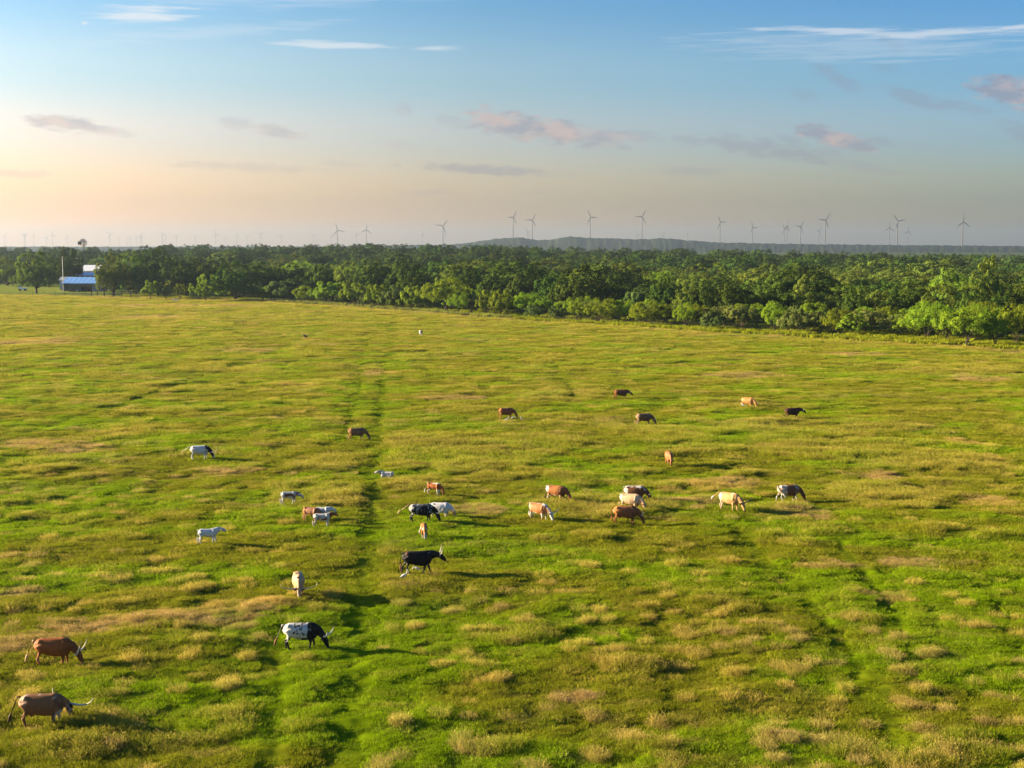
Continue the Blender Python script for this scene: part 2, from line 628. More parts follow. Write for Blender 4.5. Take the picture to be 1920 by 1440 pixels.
def thing(name, label, cat, loc, rz=0.0, group=None):
    o = bpy.data.objects.new(name, None)
    o.empty_display_size = 0.2
    COL.objects.link(o)
    o.location = loc
    o.rotation_euler = (0, 0, rz)
    return tag(o, label, cat, group)


class MB:
    """collects boxes, tubes and quads into one mesh"""

    def __init__(s):
        s.v, s.f = [], []

    def add(s, vs, fs):
        o = len(s.v)
        s.v += [tuple(p) for p in vs]
        s.f += [tuple(i + o for i in f) for f in fs]

    def box(s, cx, cy_, cz, sx, sy, sz, rot=None):
        vs = [Vector((x * sx / 2, y * sy / 2, z * sz / 2)) for x in (-1, 1) for y in (-1, 1) for z in (-1, 1)]
        if rot is not None:
            vs = [rot @ p for p in vs]
        vs = [p + Vector((cx, cy_, cz)) for p in vs]
        s.add(vs, [(0, 1, 3, 2), (4, 6, 7, 5), (0, 4, 5, 1), (2, 3, 7, 6), (0, 2, 6, 4), (1, 5, 7, 3)])
        return s

    def tube(s, pts, rads, n=6, cap=True, up=None):
        pts = [Vector(p) for p in pts]
        rings = []
        for i, p in enumerate(pts):
            a = pts[max(i - 1, 0)]
            b = pts[min(i + 1, len(pts) - 1)]
            d = (b - a).normalized()
            ref = Vector(up) if up is not None else (Vector((0, 0, 1)) if abs(d.z) < 0.9 else Vector((1, 0, 0)))
            sx = d.cross(ref).normalized()
            sy = sx.cross(d).normalized()
            r = rads[i]
            rx, ry = r if isinstance(r, tuple) else (r, r)
            rings.append([p + sx * (rx * math.cos(2 * math.pi * k / n)) + sy * (ry * math.sin(2 * math.pi * k / n)) for k in range(n)])
        o = len(s.v)
        for r in rings:
            s.v += [tuple(q) for q in r]
        for i in range(len(rings) - 1):
            for k in range(n):
                a, b = o + i * n + k, o + i * n + (k + 1) % n
                s.f.append((a, b, b + n, a + n))
        if cap:
            s.f.append(tuple(o + k for k in reversed(range(n))))
            e = o + (len(rings) - 1) * n
            s.f.append(tuple(e + k for k in range(n)))
        return s

    def mesh(s, name, smooth=False):
        me = bpy.data.meshes.new(name)
        me.from_pydata(s.v, [], s.f)
        if smooth:
            me.polygons.foreach_set('use_smooth', np.ones(len(me.polygons), bool))
        me.update()
        return me

    def build(s, name, mat, parent=None, smooth=False, loc=None):
        return link(name, s.mesh(name, smooth), mat, parent, loc)


# ------------------------------------------------------------------ ground sheet
def build_ground():
    m = ground_material()
    rows = []
    y = 30.0
    while y < 620:
        rows.append(y)
        y += max(0.13, 0.13 * (y / 50.0) ** 1.25)
    while y < 15500:
        rows.append(y)
        y *= 1.03
    rows = np.array(rows)
    a = np.concatenate([[-9, -4, -2, -1.2, -0.8, -0.6], np.linspace(-0.47, 0.47, 560), [0.6, 0.8, 1.2, 2, 4, 9]])
    A, Y = np.meshgrid(a, rows)
    X = A * Y
    x, yy = X.ravel(), Y.ravel()
    z = ground_z(x, yy)
    v = np.stack([x, yy, z], 1)
    nr, nc = len(rows), len(a)
    i = np.arange(nr - 1)[:, None] * nc + np.arange(nc - 1)[None, :]
    f = np.stack([i, i + 1, i + nc + 1, i + nc], -1).reshape(-1)
    me = mesh_np('ground', v, f, np.full((nr - 1) * (nc - 1), 4), True)
    tall, dry, lush, pink, tuft, tr, de = fields(x, yy)
    at = me.attributes.new('mixv', 'FLOAT_VECTOR', 'POINT')
    mv = np.stack([lush, np.clip(dry * 0.8, 0, 1), pink], 1).astype(np.float32)
    at.data.foreach_set('vector', mv.ravel())
    ey = edge_y(x, yy)
    wood = sstep(ey + 2, ey + 14, yy + 3 * fbm(x / 7, yy / 7, 8, 2))
    yx = x / yy
    yard = wood * (1 - sstep(-0.30, -0.275, yx)) * (1 - sstep(660, 700, yy))
    ww = np.stack([wood, yard, np.zeros_like(yard)], 1).astype(np.float32)
    at = me.attributes.new('wood', 'FLOAT_VECTOR', 'POINT')
    at.data.foreach_set('vector', ww.ravel())
    g = link('ground', me, m)
    tag(g, kind='structure')
    # the pasture goes on behind the camera
    mb = MB()
    mb.add([(-15500, -15500, -1.2), (15500, -15500, -1.2), (15500, 29, -1.2), (-15500, 29, -1.2)], [(0, 1, 2, 3)])
    mb.build('land', simple_mat('far_turf', (0.10, 0.14, 0.02), 0.95, 0, 0.4, 0.05))
    tag(bpy.data.objects['land'], kind='structure')


build_ground()


def build_hills():
    px = np.array(HILL_PX)
    us = np.linspace(-700, 2500, 1800)
    zs = np.array([4200, 4350, 4500, 4650, 4800, 4900, 5000, 5200, 5600, 7000, 9500.])
    prof = np.interp(us, px[:, 0], px[:, 1])
    k = np.exp(-np.linspace(-2.5, 2.5, 15) ** 2)
    prof = np.convolve(np.pad(prof, 7, mode='edge'), k / k.sum(), 'valid')
    crest = CAM_H + (462 - prof) * 5000 / FPX
    t = np.interp(zs, [4200, 4350, 4800, 5000, 5200, 9500], [0, .12, .82, 1, 1.0, 0.99])
    V = []
    for z, tt in zip(zs, t):
        x = (us - CX) / FPX * z
        h = crest * tt - 3 * (1 - tt)
        bump = 5.0 * fbm(x / 18.0, np.full_like(x, z) / 22.0, 6, 3) + 4 * fbm(x / 150.0, np.full_like(x, z) / 90., 7, 2) * (1 - abs(2 * tt - 1))
        V.append(np.stack([x, np.full_like(x, z), h + bump], 1))
    nr, nc = len(zs), len(us)
    i = np.arange(nr - 1)[:, None] * nc + np.arange(nc - 1)[None, :]
    f = np.stack([i, i + 1, i + nc + 1, i + nc], -1).reshape(-1)
    me = mesh_np('hills', np.concatenate(V), f, np.full((nr - 1) * (nc - 1), 4), False)
    m, N, L = new_mat('wooded_hill')
    tc = N.new('ShaderNodeTexCoord')
    n = N.new('ShaderNodeTexNoise')
    n.inputs['Scale'].default_value = 0.03
    n.inputs['Detail'].default_value = 8
    L.new(tc.outputs['Object'], n.inputs['Vector'])
    d = N.new('ShaderNodeBsdfDiffuse')
    L.new(mixc(N, L, n.outputs['Fac'], (0.006, 0.013, 0.008), (0.034, 0.044, 0.024)), d.inputs[0])
    out_surface(N, L, d.outputs[0])
    tag(link('hills', me, m), kind='structure')


build_hills()


# ------------------------------------------------------------------ instancing helper for stuff
def scatter(name, label, pts, rot, scl, idx, extra, protos, mats):
    """one object of kind stuff: points carrying copies of the small prototype meshes"""
    me = bpy.data.meshes.new(name)
    me.vertices.add(len(pts))
    me.vertices.foreach_set('co', np.asarray(pts, np.float32).ravel())
    for nm, dat, typ, fld in (('rot', rot, 'FLOAT_VECTOR', 'vector'), ('scl', scl, 'FLOAT_VECTOR', 'vector'),
                              ('pick', idx, 'INT', 'value'), ('mixv', extra, 'FLOAT_VECTOR', 'vector')):
        if dat is None:
            continue
        at = me.attributes.new(nm, typ, 'POINT')
        at.data.foreach_set(fld, np.asarray(dat, np.int32 if typ == 'INT' else np.float32).ravel())
    o = link(name, me)
    tag(o, label, kind='stuff')
    coll = bpy.data.collections.new(name + '_clumps')
    for k, p in enumerate(protos):
        po = bpy.data.objects.new('%s_clump.%03d' % (name, k), p)
        coll.objects.link(po)
    ng = bpy.data.node_groups.new(name + '_scatter', 'GeometryNodeTree')
    ng.interface.new_socket('Geometry', in_out='INPUT', socket_type='NodeSocketGeometry')
    ng.interface.new_socket('Geometry', in_out='OUTPUT', socket_type='NodeSocketGeometry')
    N, L = ng.nodes, ng.links
    gi, go = N.new('NodeGroupInput'), N.new('NodeGroupOutput')
    ci = N.new('GeometryNodeCollectionInfo')
    ci.inputs['Collection'].default_value = coll
    ci.inputs['Separate Children'].default_value = True
    ci.inputs['Reset Children'].default_value = True
    ip = N.new('GeometryNodeInstanceOnPoints')
    ip.inputs['Pick Instance'].default_value = True
    L.new(gi.outputs[0], ip.inputs['Points'])
    L.new(ci.outputs[0], ip.inputs['Instance'])

    def attr(nm, dt):
        a = N.new('GeometryNodeInputNamedAttribute')
        a.data_type = dt
        a.inputs['Name'].default_value = nm
        return a.outputs['Attribute']
    L.new(attr('pick', 'INT'), ip.inputs['Instance Index'])
    er = N.new('FunctionNodeEulerToRotation')
    L.new(attr('rot', 'FLOAT_VECTOR'), er.inputs[0])
    L.new(er.outputs[0], ip.inputs['Rotation'])
    L.new(attr('scl', 'FLOAT_VECTOR'), ip.inputs['Scale'])
    L.new(ip.outputs[0], go.inputs[0])
    md = o.modifiers.new('scatter', 'NODES')
    md.node_group = ng
    return o


def grass_clump(name, rad, n, hmin, hmax, width, lean, mat, seed, head=0.0, dome=0.0, round_=True):
    """a patch of bent blades (two segments each), optional seed heads"""
    r = np.random.default_rng(seed)
    V, F, S, H = [], [], [], []
    for i in range(n):
        a = r.uniform(0, 2 * math.pi)
        d = rad * math.sqrt(r.uniform())
        bx, by = d * math.cos(a), d * math.sin(a)
        h = r.uniform(hmin, hmax) * (1 - dome * (d / rad) ** 2)
        la = r.normal(0.5, 1.1) if not dome else a + r.normal(0, .6)
        ll = abs(r.normal(lean, lean * 0.5)) * h
        fa = r.uniform(0, math.pi)
        wx, wy = math.cos(fa) * width / 2, math.sin(fa) * width / 2
        mx, my, mz = bx + math.cos(la) * ll * 0.35, by + math.sin(la) * ll * 0.35, h * 0.6
        tx, ty, tz = bx + math.cos(la) * ll, by + math.sin(la) * ll, h
        o = len(V)
        V += [(bx - wx, by - wy, -0.05), (bx + wx, by + wy, -0.05), (mx + wx * .8, my + wy * .8, mz), (mx - wx * .8, my - wy * .8, mz), (tx, ty, tz)]
        F += [o, o + 1, o + 2, o + 3, o + 3, o + 2, o + 4]
        S += [4, 3]
        H += [0, 0, 0, 0, head * .5]
        if head and r.uniform() < head:
            o = len(V)
            hl = h * 0.16
            V += [(tx - wx * 1.1, ty - wy * 1.1, tz - hl * .3), (tx + wx * 1.1, ty + wy * 1.1, tz - hl * .3),
                  (tx + wx + math.cos(la) * hl * .4, ty + wy + math.sin(la) * hl * .4, tz + hl * .5), (tx - wx + math.cos(la) * hl * .4, ty - wy + math.sin(la) * hl * .4, tz + hl * .5)]
            F += [o, o + 1, o + 2, o + 3]
            S += [4]
            H += [1, 1, 1, 1]
    me = mesh_np(name, V, F, S)
    at = me.attributes.new('head', 'FLOAT', 'POINT')
    at.data.foreach_set('value', np.asarray(H, np.float32))
    me.materials.append(mat)
    return me


def build_grass():
    m_green = grass_material('green_grass', 0.40)
    m_seed = grass_material('seeding_grass', 0.40, True)
    zones = [  # y0, y1, clump size, density per m2
        (44, 75, .62, 7.5), (75, 120, .85, 4.2), (120, 200, 1.4, 1.5), (200, 330, 2.2, 0.58), (330, 600, 3.6, 0.21)]
    for zi, (y0, y1, size, dens) in enumerate(zones):
        k = size
        w = 0.017 * (k * 1.25 if zi < 2 else k)
        P = [grass_clump('short', 0.75 * k, 200, .06, .15, w, .6, m_green, 100 + zi * 10),
             grass_clump('short', 0.75 * k, 200, .05, .18, w, .7, m_green, 101 + zi * 10),
             grass_clump('tall', 0.72 * k, 220, .14, .32, w, .6, m_seed, 102 + zi * 10, head=0.18, dome=.3),
             grass_clump('tall', 0.72 * k, 220, .12, .36, w, .7, m_seed, 103 + zi * 10, head=0.18, dome=.3),
             grass_clump('dry', 0.72 * k, 260, .16, .30, w * .8, .6, m_seed, 104 + zi * 10, head=0.45, dome=.75),
             grass_clump('dry', 0.72 * k, 260, .14, .34, w * .8, .7, m_seed, 105 + zi * 10, head=0.45, dome=.65)]
        amax = 0.385 + 3.0 / y0
        area = amax * (y1 * y1 - y0 * y0)
        n = int(area * dens)
        y = np.sqrt(RNG.uniform(y0 * y0, y1 * y1, n))
        x = RNG.uniform(-amax, amax, n) * y
        ok = (y < edge_y(x, y) * 1.005) & (RNG.uniform(0, 1, n) > 0.6 * track_mask(x, y))
        x, y = x[ok], y[ok]
        tall, dry, lush, pink, tuft, tr, de = fields(x, y)
        n = len(x)
        u = RNG.uniform(0, 1, n)
        is_dry = (tuft * 0.85 > u) | (de * 0.75 > RNG.uniform(0, 1, n)) | (dry * 0.12 * (1 if zi > 1 else .5) > RNG.uniform(0, 1, n))
        is_tall = (~is_dry) & (tall > RNG.uniform(0.15, 0.85, n))
        idx = RNG.integers(0, 2, n)
        idx = np.where(is_tall, idx + 2, idx)
        idx = np.where(is_dry, idx + 4, idx)
        hs = np.where(is_tall, 0.55 + 0.75 * tall, 0.75 + 0.6 * tall)
        hs = np.where(is_dry, 0.75 + 0.45 * tuft + 0.2 * tall, hs) * RNG.uniform(.8, 1.2, n) * (1 - 0.5 * tr)
        hs = hs * np.where((de > .4) & is_dry, 0.75, 1)
        ws = RNG.uniform(.85, 1.15, n)
        # dried amount in the colour
        dv = np.where(is_dry, np.clip(0.52 + 0.35 * dry + RNG.normal(0, .10, n), 0.2, 1), np.clip(dry * 0.34 + 0.22 * tuft + 0.34 * sstep(.0, .55, fbm(x / 2.4, y / 1.5, 77, 4, .6)) * (1 - tr) + RNG.normal(0, .07, n), 0, 1))
        dv = np.where(is_tall, np.clip(dv * 0.9 + 0.04 * tall, 0, 1), dv)
        lv = np.clip(lush * np.where(is_tall, 0.55, 1.0) + RNG.normal(0, .08, n), 0, 1)
        z = ground_z(x, y) - 0.01
        rot = np.stack([RNG.normal(0, .05, n), RNG.normal(0, .05, n), RNG.uniform(0, 6.28, n)], 1)
        scatter('grass', 'pasture grass, short green, tall olive and dried tufts', np.stack([x, y, z], 1), rot,
                np.stack([ws, ws, hs], 1), idx, np.stack([lv, dv, pink * 0.8], 1), P, None)


build_grass()

# ------------------------------------------------------------------ trees
def crown_mesh(name, seed, wid, hei, base, nclump, nleaf, leaf, mat, wispy=0.0, flat=0.0, nsub=6, jit=.3):
    """foliage: leaf-sized faces on clumps, clumps on the boughs (rounded lobes) of an uneven crown"""
    r = np.random.default_rng(seed)
    ch = hei - base
    rx = wid / 2
    lobes = [(np.array([r.normal(0, .06) * wid, r.normal(0, .06) * wid, base + ch * (.60 - .08 * flat)]), rx * r.uniform(.66, .78), ch * .44)]
    a0 = r.uniform(0, 6.28)
    for i in range(nsub):
        a = a0 + 2 * math.pi * i / nsub + r.normal(0, .28)
        d = rx * r.uniform(.34, .54)
        R_ = rx * r.uniform(.44, .60)
        lobes.append((np.array([d * math.cos(a), d * math.sin(a), base + ch * r.uniform(.28, .50)]), R_, min(ch * .36, R_ * r.uniform(.60, .85))))
    if ch > .92 * wid:      # upright crowns carry a lower ring of boughs
        for i in range(nsub):
            a = a0 + 2 * math.pi * (i + .5) / nsub + r.normal(0, .2)
            d = rx * r.uniform(.36, .50)
            R_ = rx * r.uniform(.40, .52)
            lobes.append((np.array([d * math.cos(a), d * math.sin(a), base + ch * r.uniform(.16, .28)]), R_, ch * .20))
    tot = sum(l[1] ** 2 for l in lobes)
    C = []
    for (c, R_, rz) in lobes:
        n = max(4, int(nclump * R_ ** 2 / tot))
        for k in range(n):
            for _ in range(8):
                dv = r.normal(0, 1, 3)
                dv /= np.linalg.norm(dv)
                if dv[2] > -.45:
                    break
            p = c + dv * np.array([R_, R_, rz]) * r.uniform(.70, 1.0)
            p[2] = max(p[2], base * .9)
            C.append((p, R_ * r.uniform(.13, .24), dv))
    V, F, A = [], [], []
    mr = np.mean([q for _, q, _ in C])
    for (p, rad, od) in C:
        n = max(8, int(nleaf * (rad / mr) ** 2))
        dv = r.normal(0, 1, (n, 3))
        dv /= np.linalg.norm(dv, axis=1)[:, None]
        dv = dv + 0.55 * od + np.array([0, 0, 0.22])
        dv /= np.linalg.norm(dv, axis=1)[:, None]
        q = p + dv * (rad * r.uniform(.78, 1.06, n))[:, None]
        if wispy:
            q[:, 2] += r.uniform(0, 1, n) ** 3 * wispy * rad * 1.3
        tone = r.uniform(0, 1)
        cd = q - np.array([0, 0, base + ch * .25])
        cd /= np.linalg.norm(cd, axis=1)[:, None]
        nm = dv * .4 + cd * .85 + r.normal(0, jit, (n, 3))
        nm /= np.linalg.norm(nm, axis=1)[:, None]
        t1 = np.cross(nm, r.normal(0, 1, (n, 3)))
        t1 /= np.linalg.norm(t1, axis=1)[:, None] + 1e-9
        s1 = leaf * r.uniform(.65, 1.25, n)
        s2 = leaf * r.uniform(.45, .85, n)
        if wispy:
            w = r.uniform(0, 1, n) < .45
            up = np.stack([t1[:, 0] * .4, t1[:, 1] * .4, np.ones(n)], 1)
            up /= np.linalg.norm(up, axis=1)[:, None]
            t1 = np.where(w[:, None], up, t1)
            s1 = np.where(w, s1 * 1.4, s1)
            s2 = np.where(w, s2 * .5, s2)
        t2 = np.cross(nm, t1)
        o = len(V) * 1
        quad = np.stack([q - t1 * s1[:, None], q + t2 * s2[:, None], q + t1 * s1[:, None] + nm * leaf * .2, q - t2 * s2[:, None]], 1).reshape(-1, 3)
        V.append(quad)
        lf = np.clip(0.3 * tone + 0.45 * r.uniform(0, 1, n) + 0.25 * ((q[:, 2] - base) / ch), 0, 1)  # random tone, plus a paler rise with height imitating sunlit crown tops
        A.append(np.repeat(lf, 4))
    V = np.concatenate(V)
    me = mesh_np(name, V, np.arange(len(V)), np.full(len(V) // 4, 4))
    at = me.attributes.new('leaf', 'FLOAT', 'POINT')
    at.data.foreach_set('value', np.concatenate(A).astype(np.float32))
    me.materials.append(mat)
    return me, [(p, q) for p, q, _ in C]


def trunk_mesh(name, seed, C, base, rad, stems, mat):
    r = random.Random(seed)
    mb = MB()
    cs = sorted(C, key=lambda c: r.random())
    k = 0
    for s in range(stems):
        a = 2 * math.pi * s / stems + r.uniform(-.5, .5)
        sp = 0.0 if stems == 1 else 0.30
        foot = Vector((math.cos(a) * sp * rad * 3, math.sin(a) * sp * rad * 3, -0.2))
        fork = Vector((math.cos(a) * sp * base * 1.1, math.sin(a) * sp * base * 1.1, base * r.uniform(.75, 1.05)))
        mid = (foot + fork) / 2 + Vector((r.uniform(-.12, .12), r.uniform(-.12, .12), 0)) * base * .5
        rr = rad / (stems ** 0.4)
        mb.tube([foot, foot + Vector((0, 0, .35)), mid, fork], [rr * 1.5, rr * 1.08, rr * .85, rr * .7], 7)
        for b in range(max(3, 7 // stems)):
            p = Vector(cs[k % len(cs)][0])
            k += 1
            m1 = fork.lerp(p, .5) + Vector((r.uniform(-.3, .3), r.uniform(-.3, .3), r.uniform(-.1, .4)))
            mb.tube([fork - Vector((0, 0, .1)), m1, p], [rr * .5, rr * .3, rr * .12], 5)
    me = mb.mesh(name, True)
    me.materials.append(mat)
    return me


M_BARK = simple_mat('bark', (0.035, 0.027, 0.020), 0.95, 0, 0.4, 4)
M_BARKL = simple_mat('pale_bark', (0.10, 0.075, 0.055), 0.95, 0, 0.4, 4)
M_OAK = leaf_material('oak_leaves', (0.024, 0.050, 0.009), (0.066, 0.102, 0.014), 0.12)  # leaf colour darkened so the oaks behind the bushes look shadowed
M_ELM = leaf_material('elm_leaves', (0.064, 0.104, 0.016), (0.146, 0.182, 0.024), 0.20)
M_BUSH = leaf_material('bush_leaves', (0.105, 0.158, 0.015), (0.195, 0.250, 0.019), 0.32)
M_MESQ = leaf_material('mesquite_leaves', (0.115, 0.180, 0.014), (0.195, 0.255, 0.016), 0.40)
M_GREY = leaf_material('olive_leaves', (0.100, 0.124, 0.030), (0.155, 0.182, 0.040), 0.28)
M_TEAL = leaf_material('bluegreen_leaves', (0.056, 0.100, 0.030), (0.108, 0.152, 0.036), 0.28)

KINDS = {}


def make_kinds():
    spec = {  # width, height, crown base, clumps, leaves per clump, leaf size, leaf material, wispy, flat, boughs, scatter, trunk radius, stems
        'oak': (13.0, 10.0, 0.35, 190, 52, .22, M_OAK, 0, .6, 8, .40, .42, 1, M_BARK),
        'elm': (10.0, 10.0, 0.5, 170, 48, .21, M_ELM, .15, .3, 7, .42, .34, 1, M_BARK),
        'mesquite': (8.0, 6.6, 0.9, 110, 60, .15, M_MESQ, .8, .5, 6, .5, .15, 3, M_BARK),
        'greybush': (6.6, 4.8, .5, 80, 56, .16, M_GREY, .5, .5, 5, .5, .11, 4, M_BARKL),
        'tealbush': (6.6, 4.8, .3, 60, 70, .17, M_TEAL, .5, .4, 5, .4, .11, 3, M_BARK),
        'greenbush': (6.0, 5.2, .3, 60, 70, .18, M_BUSH, .3, .4, 5, .4, .11, 3, M_BARK),
        'pecan': (14.0, 16.0, 1.9, 330, 60, .26, M_ELM, .1, .1, 10, .4, .42, 1, M_BARK)}
    nvar = {'oak': 5, 'elm': 4, 'mesquite': 4, 'greybush': 2, 'tealbush': 2, 'greenbush': 3, 'pecan': 2}
    for kind, (w, h, b, nc, nl, lf, ml, wi, fl, ns, ji, tr, st, mbk) in spec.items():
        L = []
        for v in range(nvar[kind]):
            me, C = crown_mesh(kind + '_crown', 40 + 7 * v + len(kind) * 13, w, h, b, nc, nl, lf, ml, wi, fl, ns, ji)
            tm = trunk_mesh(kind + '_trunk', v + 3, C, b, tr, st, mbk)
            co = np.empty(len(me.vertices) * 3, np.float32)
            me.vertices.foreach_get('co', co)
            co = co.reshape(-1, 3)
            L.append((me, tm, float(np.ptp(co[:, 0]) + np.ptp(co[:, 1])) / 2, float(co[:, 2].max())))
        KINDS[kind] = L


make_kinds()
TREE_NAME = {'oak': ('oak_tree', 'tree'), 'elm': ('broadleaf_tree', 'tree'), 'mesquite': ('mesquite_tree', 'tree'), 'greybush': ('shrub', 'shrub'),
             'tealbush': ('shrub', 'shrub'), 'greenbush': ('shrub', 'shrub'), 'pecan': ('shade_tree', 'tree')}


def plant(kind, x, y, w, h, label, group=None, var=None, rz=None):
    L = KINDS[kind]
    me, tm, w0, h0 = L[random.randrange(len(L)) if var is None else var % len(L)]
    nm, cat = TREE_NAME[kind]
    root = thing(nm, label, cat, (x, y, float(ground_z(x, y)) - 0.05), random.uniform(0, 6.28) if rz is None else rz, group)
    root.scale = (w / w0, w / w0, h / h0)
    link('trunk', tm, None, root)
    link('crown', me, None, root)
    return root


def in_words(u):
    return ('at the far left' if u < 380 else 'left of centre' if u < 800 else 'near the centre' if u < 1180 else 'right of centre' if u < 1560 else 'at the far right')


LISTED = []   # (kind, u, v_base, v_top, width_px, label, variant)


LAND = [(14, 'the left border shrub'), (68, 'the lone shade tree'), (128, 'the tall pole'), (160, 'the blue roofed shed'), (214, 'the big leaning tree'), (254, 'the wooden gate'), (312, 'the small round bush'),
        (335, 'the water trough'), (386, 'the yellow-green bush'), (440, 'the big field-edge oak'), (537, 'the wide blue-green shrub'), (612, 'the first bright bush'), (665, 'the second bright bush'),
        (706, 'the yellowish row bush'), (776, 'the last row bush'), (836, 'the tall bright green tree'), (912, 'the ragged green bush'), (945, 'the smallest bright shrub'), (1000, 'the grassy gap'),
        (1082, 'the dark-footed mesquite'), (1120, 'the forked mesquite'), (1178, 'the leaning mesquite'), (1212, 'the olive brown shrub'), (1284, 'the brightest mesquite'), (1334, 'the round olive shrub'),
        (1390, 'the bare-twigged grey shrub'), (1453, 'the lime green mesquite'), (1497, 'the slim blue-green bush'), (1566, 'the crooked mesquite'), (1625, 'the smoky olive shrub'), (1672, 'the dull brown shrub'),
        (1736, 'the dark-stemmed mesquite'), (1813, 'the largest bright mesquite'), (1866, 'the hanging mesquite'), (1910, 'the right border mesquite')]


def landmark(u):
    return min(LAND, key=lambda q: abs(q[0] - u))[1]


def T(kind, u, vb, vt, w, label, var=None, group=None):
    LISTED.append((kind, u, vb, vt, w, label, var, group))


FRONT = 'trees and shrubs along the far edge of the pasture'
# beside the farm yard
T('pecan', 68, 550, 467, 76, 'lone shade tree with a bare trunk in the yard by the small white vehicle', 0)
T('oak', 128, 541, 464, 56, 'dark tree behind the tall pole, just left of the blue roofed shed')
T('oak', 92, 539, 474, 50, 'dark tree half hidden behind the lone shade tree in the yard')
T('elm', 14, 537, 484, 60, 'dark bushy tree cut by the left border of the photo behind the yard')
T('greenbush', 25, 538, 517, 18, 'small pale green shrub behind the yard at the left border')
T('pecan', 214, 556, 474, 74, 'big leaning two-tone tree covering the right end of the blue roofed shed', 1)
T('oak', 254, 554, 478, 70, 'dark tree joined to the right of the big tree by the shed')
T('greenbush', 283, 561, 523, 40, 'rounded bush right of the wooden gate under the dark trees')
T('tealbush', 312, 561, 528, 34, 'small round dark bush, second along from the wooden gate')
T('greenbush', 338, 560, 531, 32, 'light green low bush above the white water trough')
T('oak', 350, 556, 484, 80, 'wide tree with a sunlit left side behind the white water trough')
T('greenbush', 386, 564, 513, 52, 'yellow-green bush between the trough and the big dark oak')
T('oak', 440, 563, 489, 92, 'big dark oak with sunlit left side at the field edge behind the left fence')
T('tealbush', 478, 560, 528, 40, 'blue-green shrub tucked to the right of the big dark oak at the fence')
T('tealbush', 537, 565, 521, 74, 'wide blue-green shrub behind the wire fence, left of the bright green bushes')
T('greenbush', 612, 570, 526, 68, 'first of the bright green bushes right of the blue-green shrub')
T('greenbush', 665, 573, 529, 62, 'second of the bright green bushes in the row at the field edge')
T('greenbush', 706, 577, 531, 56, 'yellowish bush in the middle of the row at the field edge')
T('tealbush', 742, 578, 532, 58, 'darker green bush in the row left of the tall bright tree')
T('greenbush', 776, 580, 534, 54, 'last bush of the row, touching the tall bright tree')
T('mesquite', 836, 584, 517, 92, 'tall bright green tree at the field edge where the fence dips')
T('tealbush', 884, 584, 545, 46, 'blue-green bush on the right of the tall bright tree')
T('greenbush', 912, 589, 541, 46, 'green bush with ragged top right of the tall bright tree')
T('greenbush', 942, 592, 541, 50, 'dark green bush with a bright tip before the pale grassy gap')
T('greenbush', 928, 592, 575, 22, 'small bright shrub at the foot of the ragged green bush')
T('greenbush', 950, 593, 577, 20, 'smallest bright shrub before the pale grassy gap')
T('mesquite', 1000, 592, 548, 84, 'soft bright mesquite behind the pale grassy gap')
T('greenbush', 1065, 598, 566, 28, 'small bright mesquite right of the grassy gap')
T('mesquite', 1082, 602, 561, 36, 'dark-footed mesquite at the left end of the sunlit row')
T('mesquite', 1120, 605, 556, 76, 'wide sunlit mesquite with a forked trunk, second of the right hand row')
T('mesquite', 1178, 605, 562, 64, 'mesquite with a leaning trunk, third of the right hand row')
T('greybush', 1212, 607, 567, 56, 'olive brown shrub between two leaning mesquites')
T('mesquite', 1248, 608, 569, 44, 'slim dull green mesquite left of the brightest one')
T('mesquite', 1284, 614, 565, 46, 'brightest yellow-green mesquite in the middle of the right hand row')
T('greybush', 1334, 614, 572, 62, 'round olive shrub on a short stem right of the brightest mesquite')
T('greybush', 1390, 617, 570, 64, 'brownish grey shrub with bare twigs in the right hand row')
T('mesquite', 1420, 616, 566, 44, 'narrow mesquite behind the brownish grey shrub')
T('mesquite', 1453, 621, 562, 54, 'lime green upright mesquite with a thin brown stem')
T('tealbush', 1497, 619, 570, 30, 'slim blue-green bush between the lime mesquite and the grey one')
T('greybush', 1527, 618, 583, 38, 'grey olive shrub left of the crooked mesquite')
T('mesquite', 1566, 627, 577, 70, 'mesquite with a crooked trunk above the weed strip')
T('greybush', 1625, 624, 578, 74, 'wide smoky olive shrub behind the weed strip')
T('mesquite', 1628, 616, 571, 76, 'pale mesquite standing just behind the smoky olive shrub')
T('greybush', 1672, 628, 588, 56, 'dull brown shrub at the left foot of the dark-stemmed mesquite')
T('mesquite', 1736, 639, 568, 96, 'big mesquite with several dark stems at the edge of the weed strip')
T('mesquite', 1813, 650, 566, 100, 'largest bright mesquite with a black forked trunk near the right border')
T('mesquite', 1866, 650, 576, 62, 'mesquite just right of the largest bright one, with hanging sprays')
T('mesquite', 1905, 647, 571, 84, 'broad mesquite cut by the right border of the photo')
T('greybush', 1778, 640, 600, 40, 'low grey-green shrub between the two biggest mesquites')
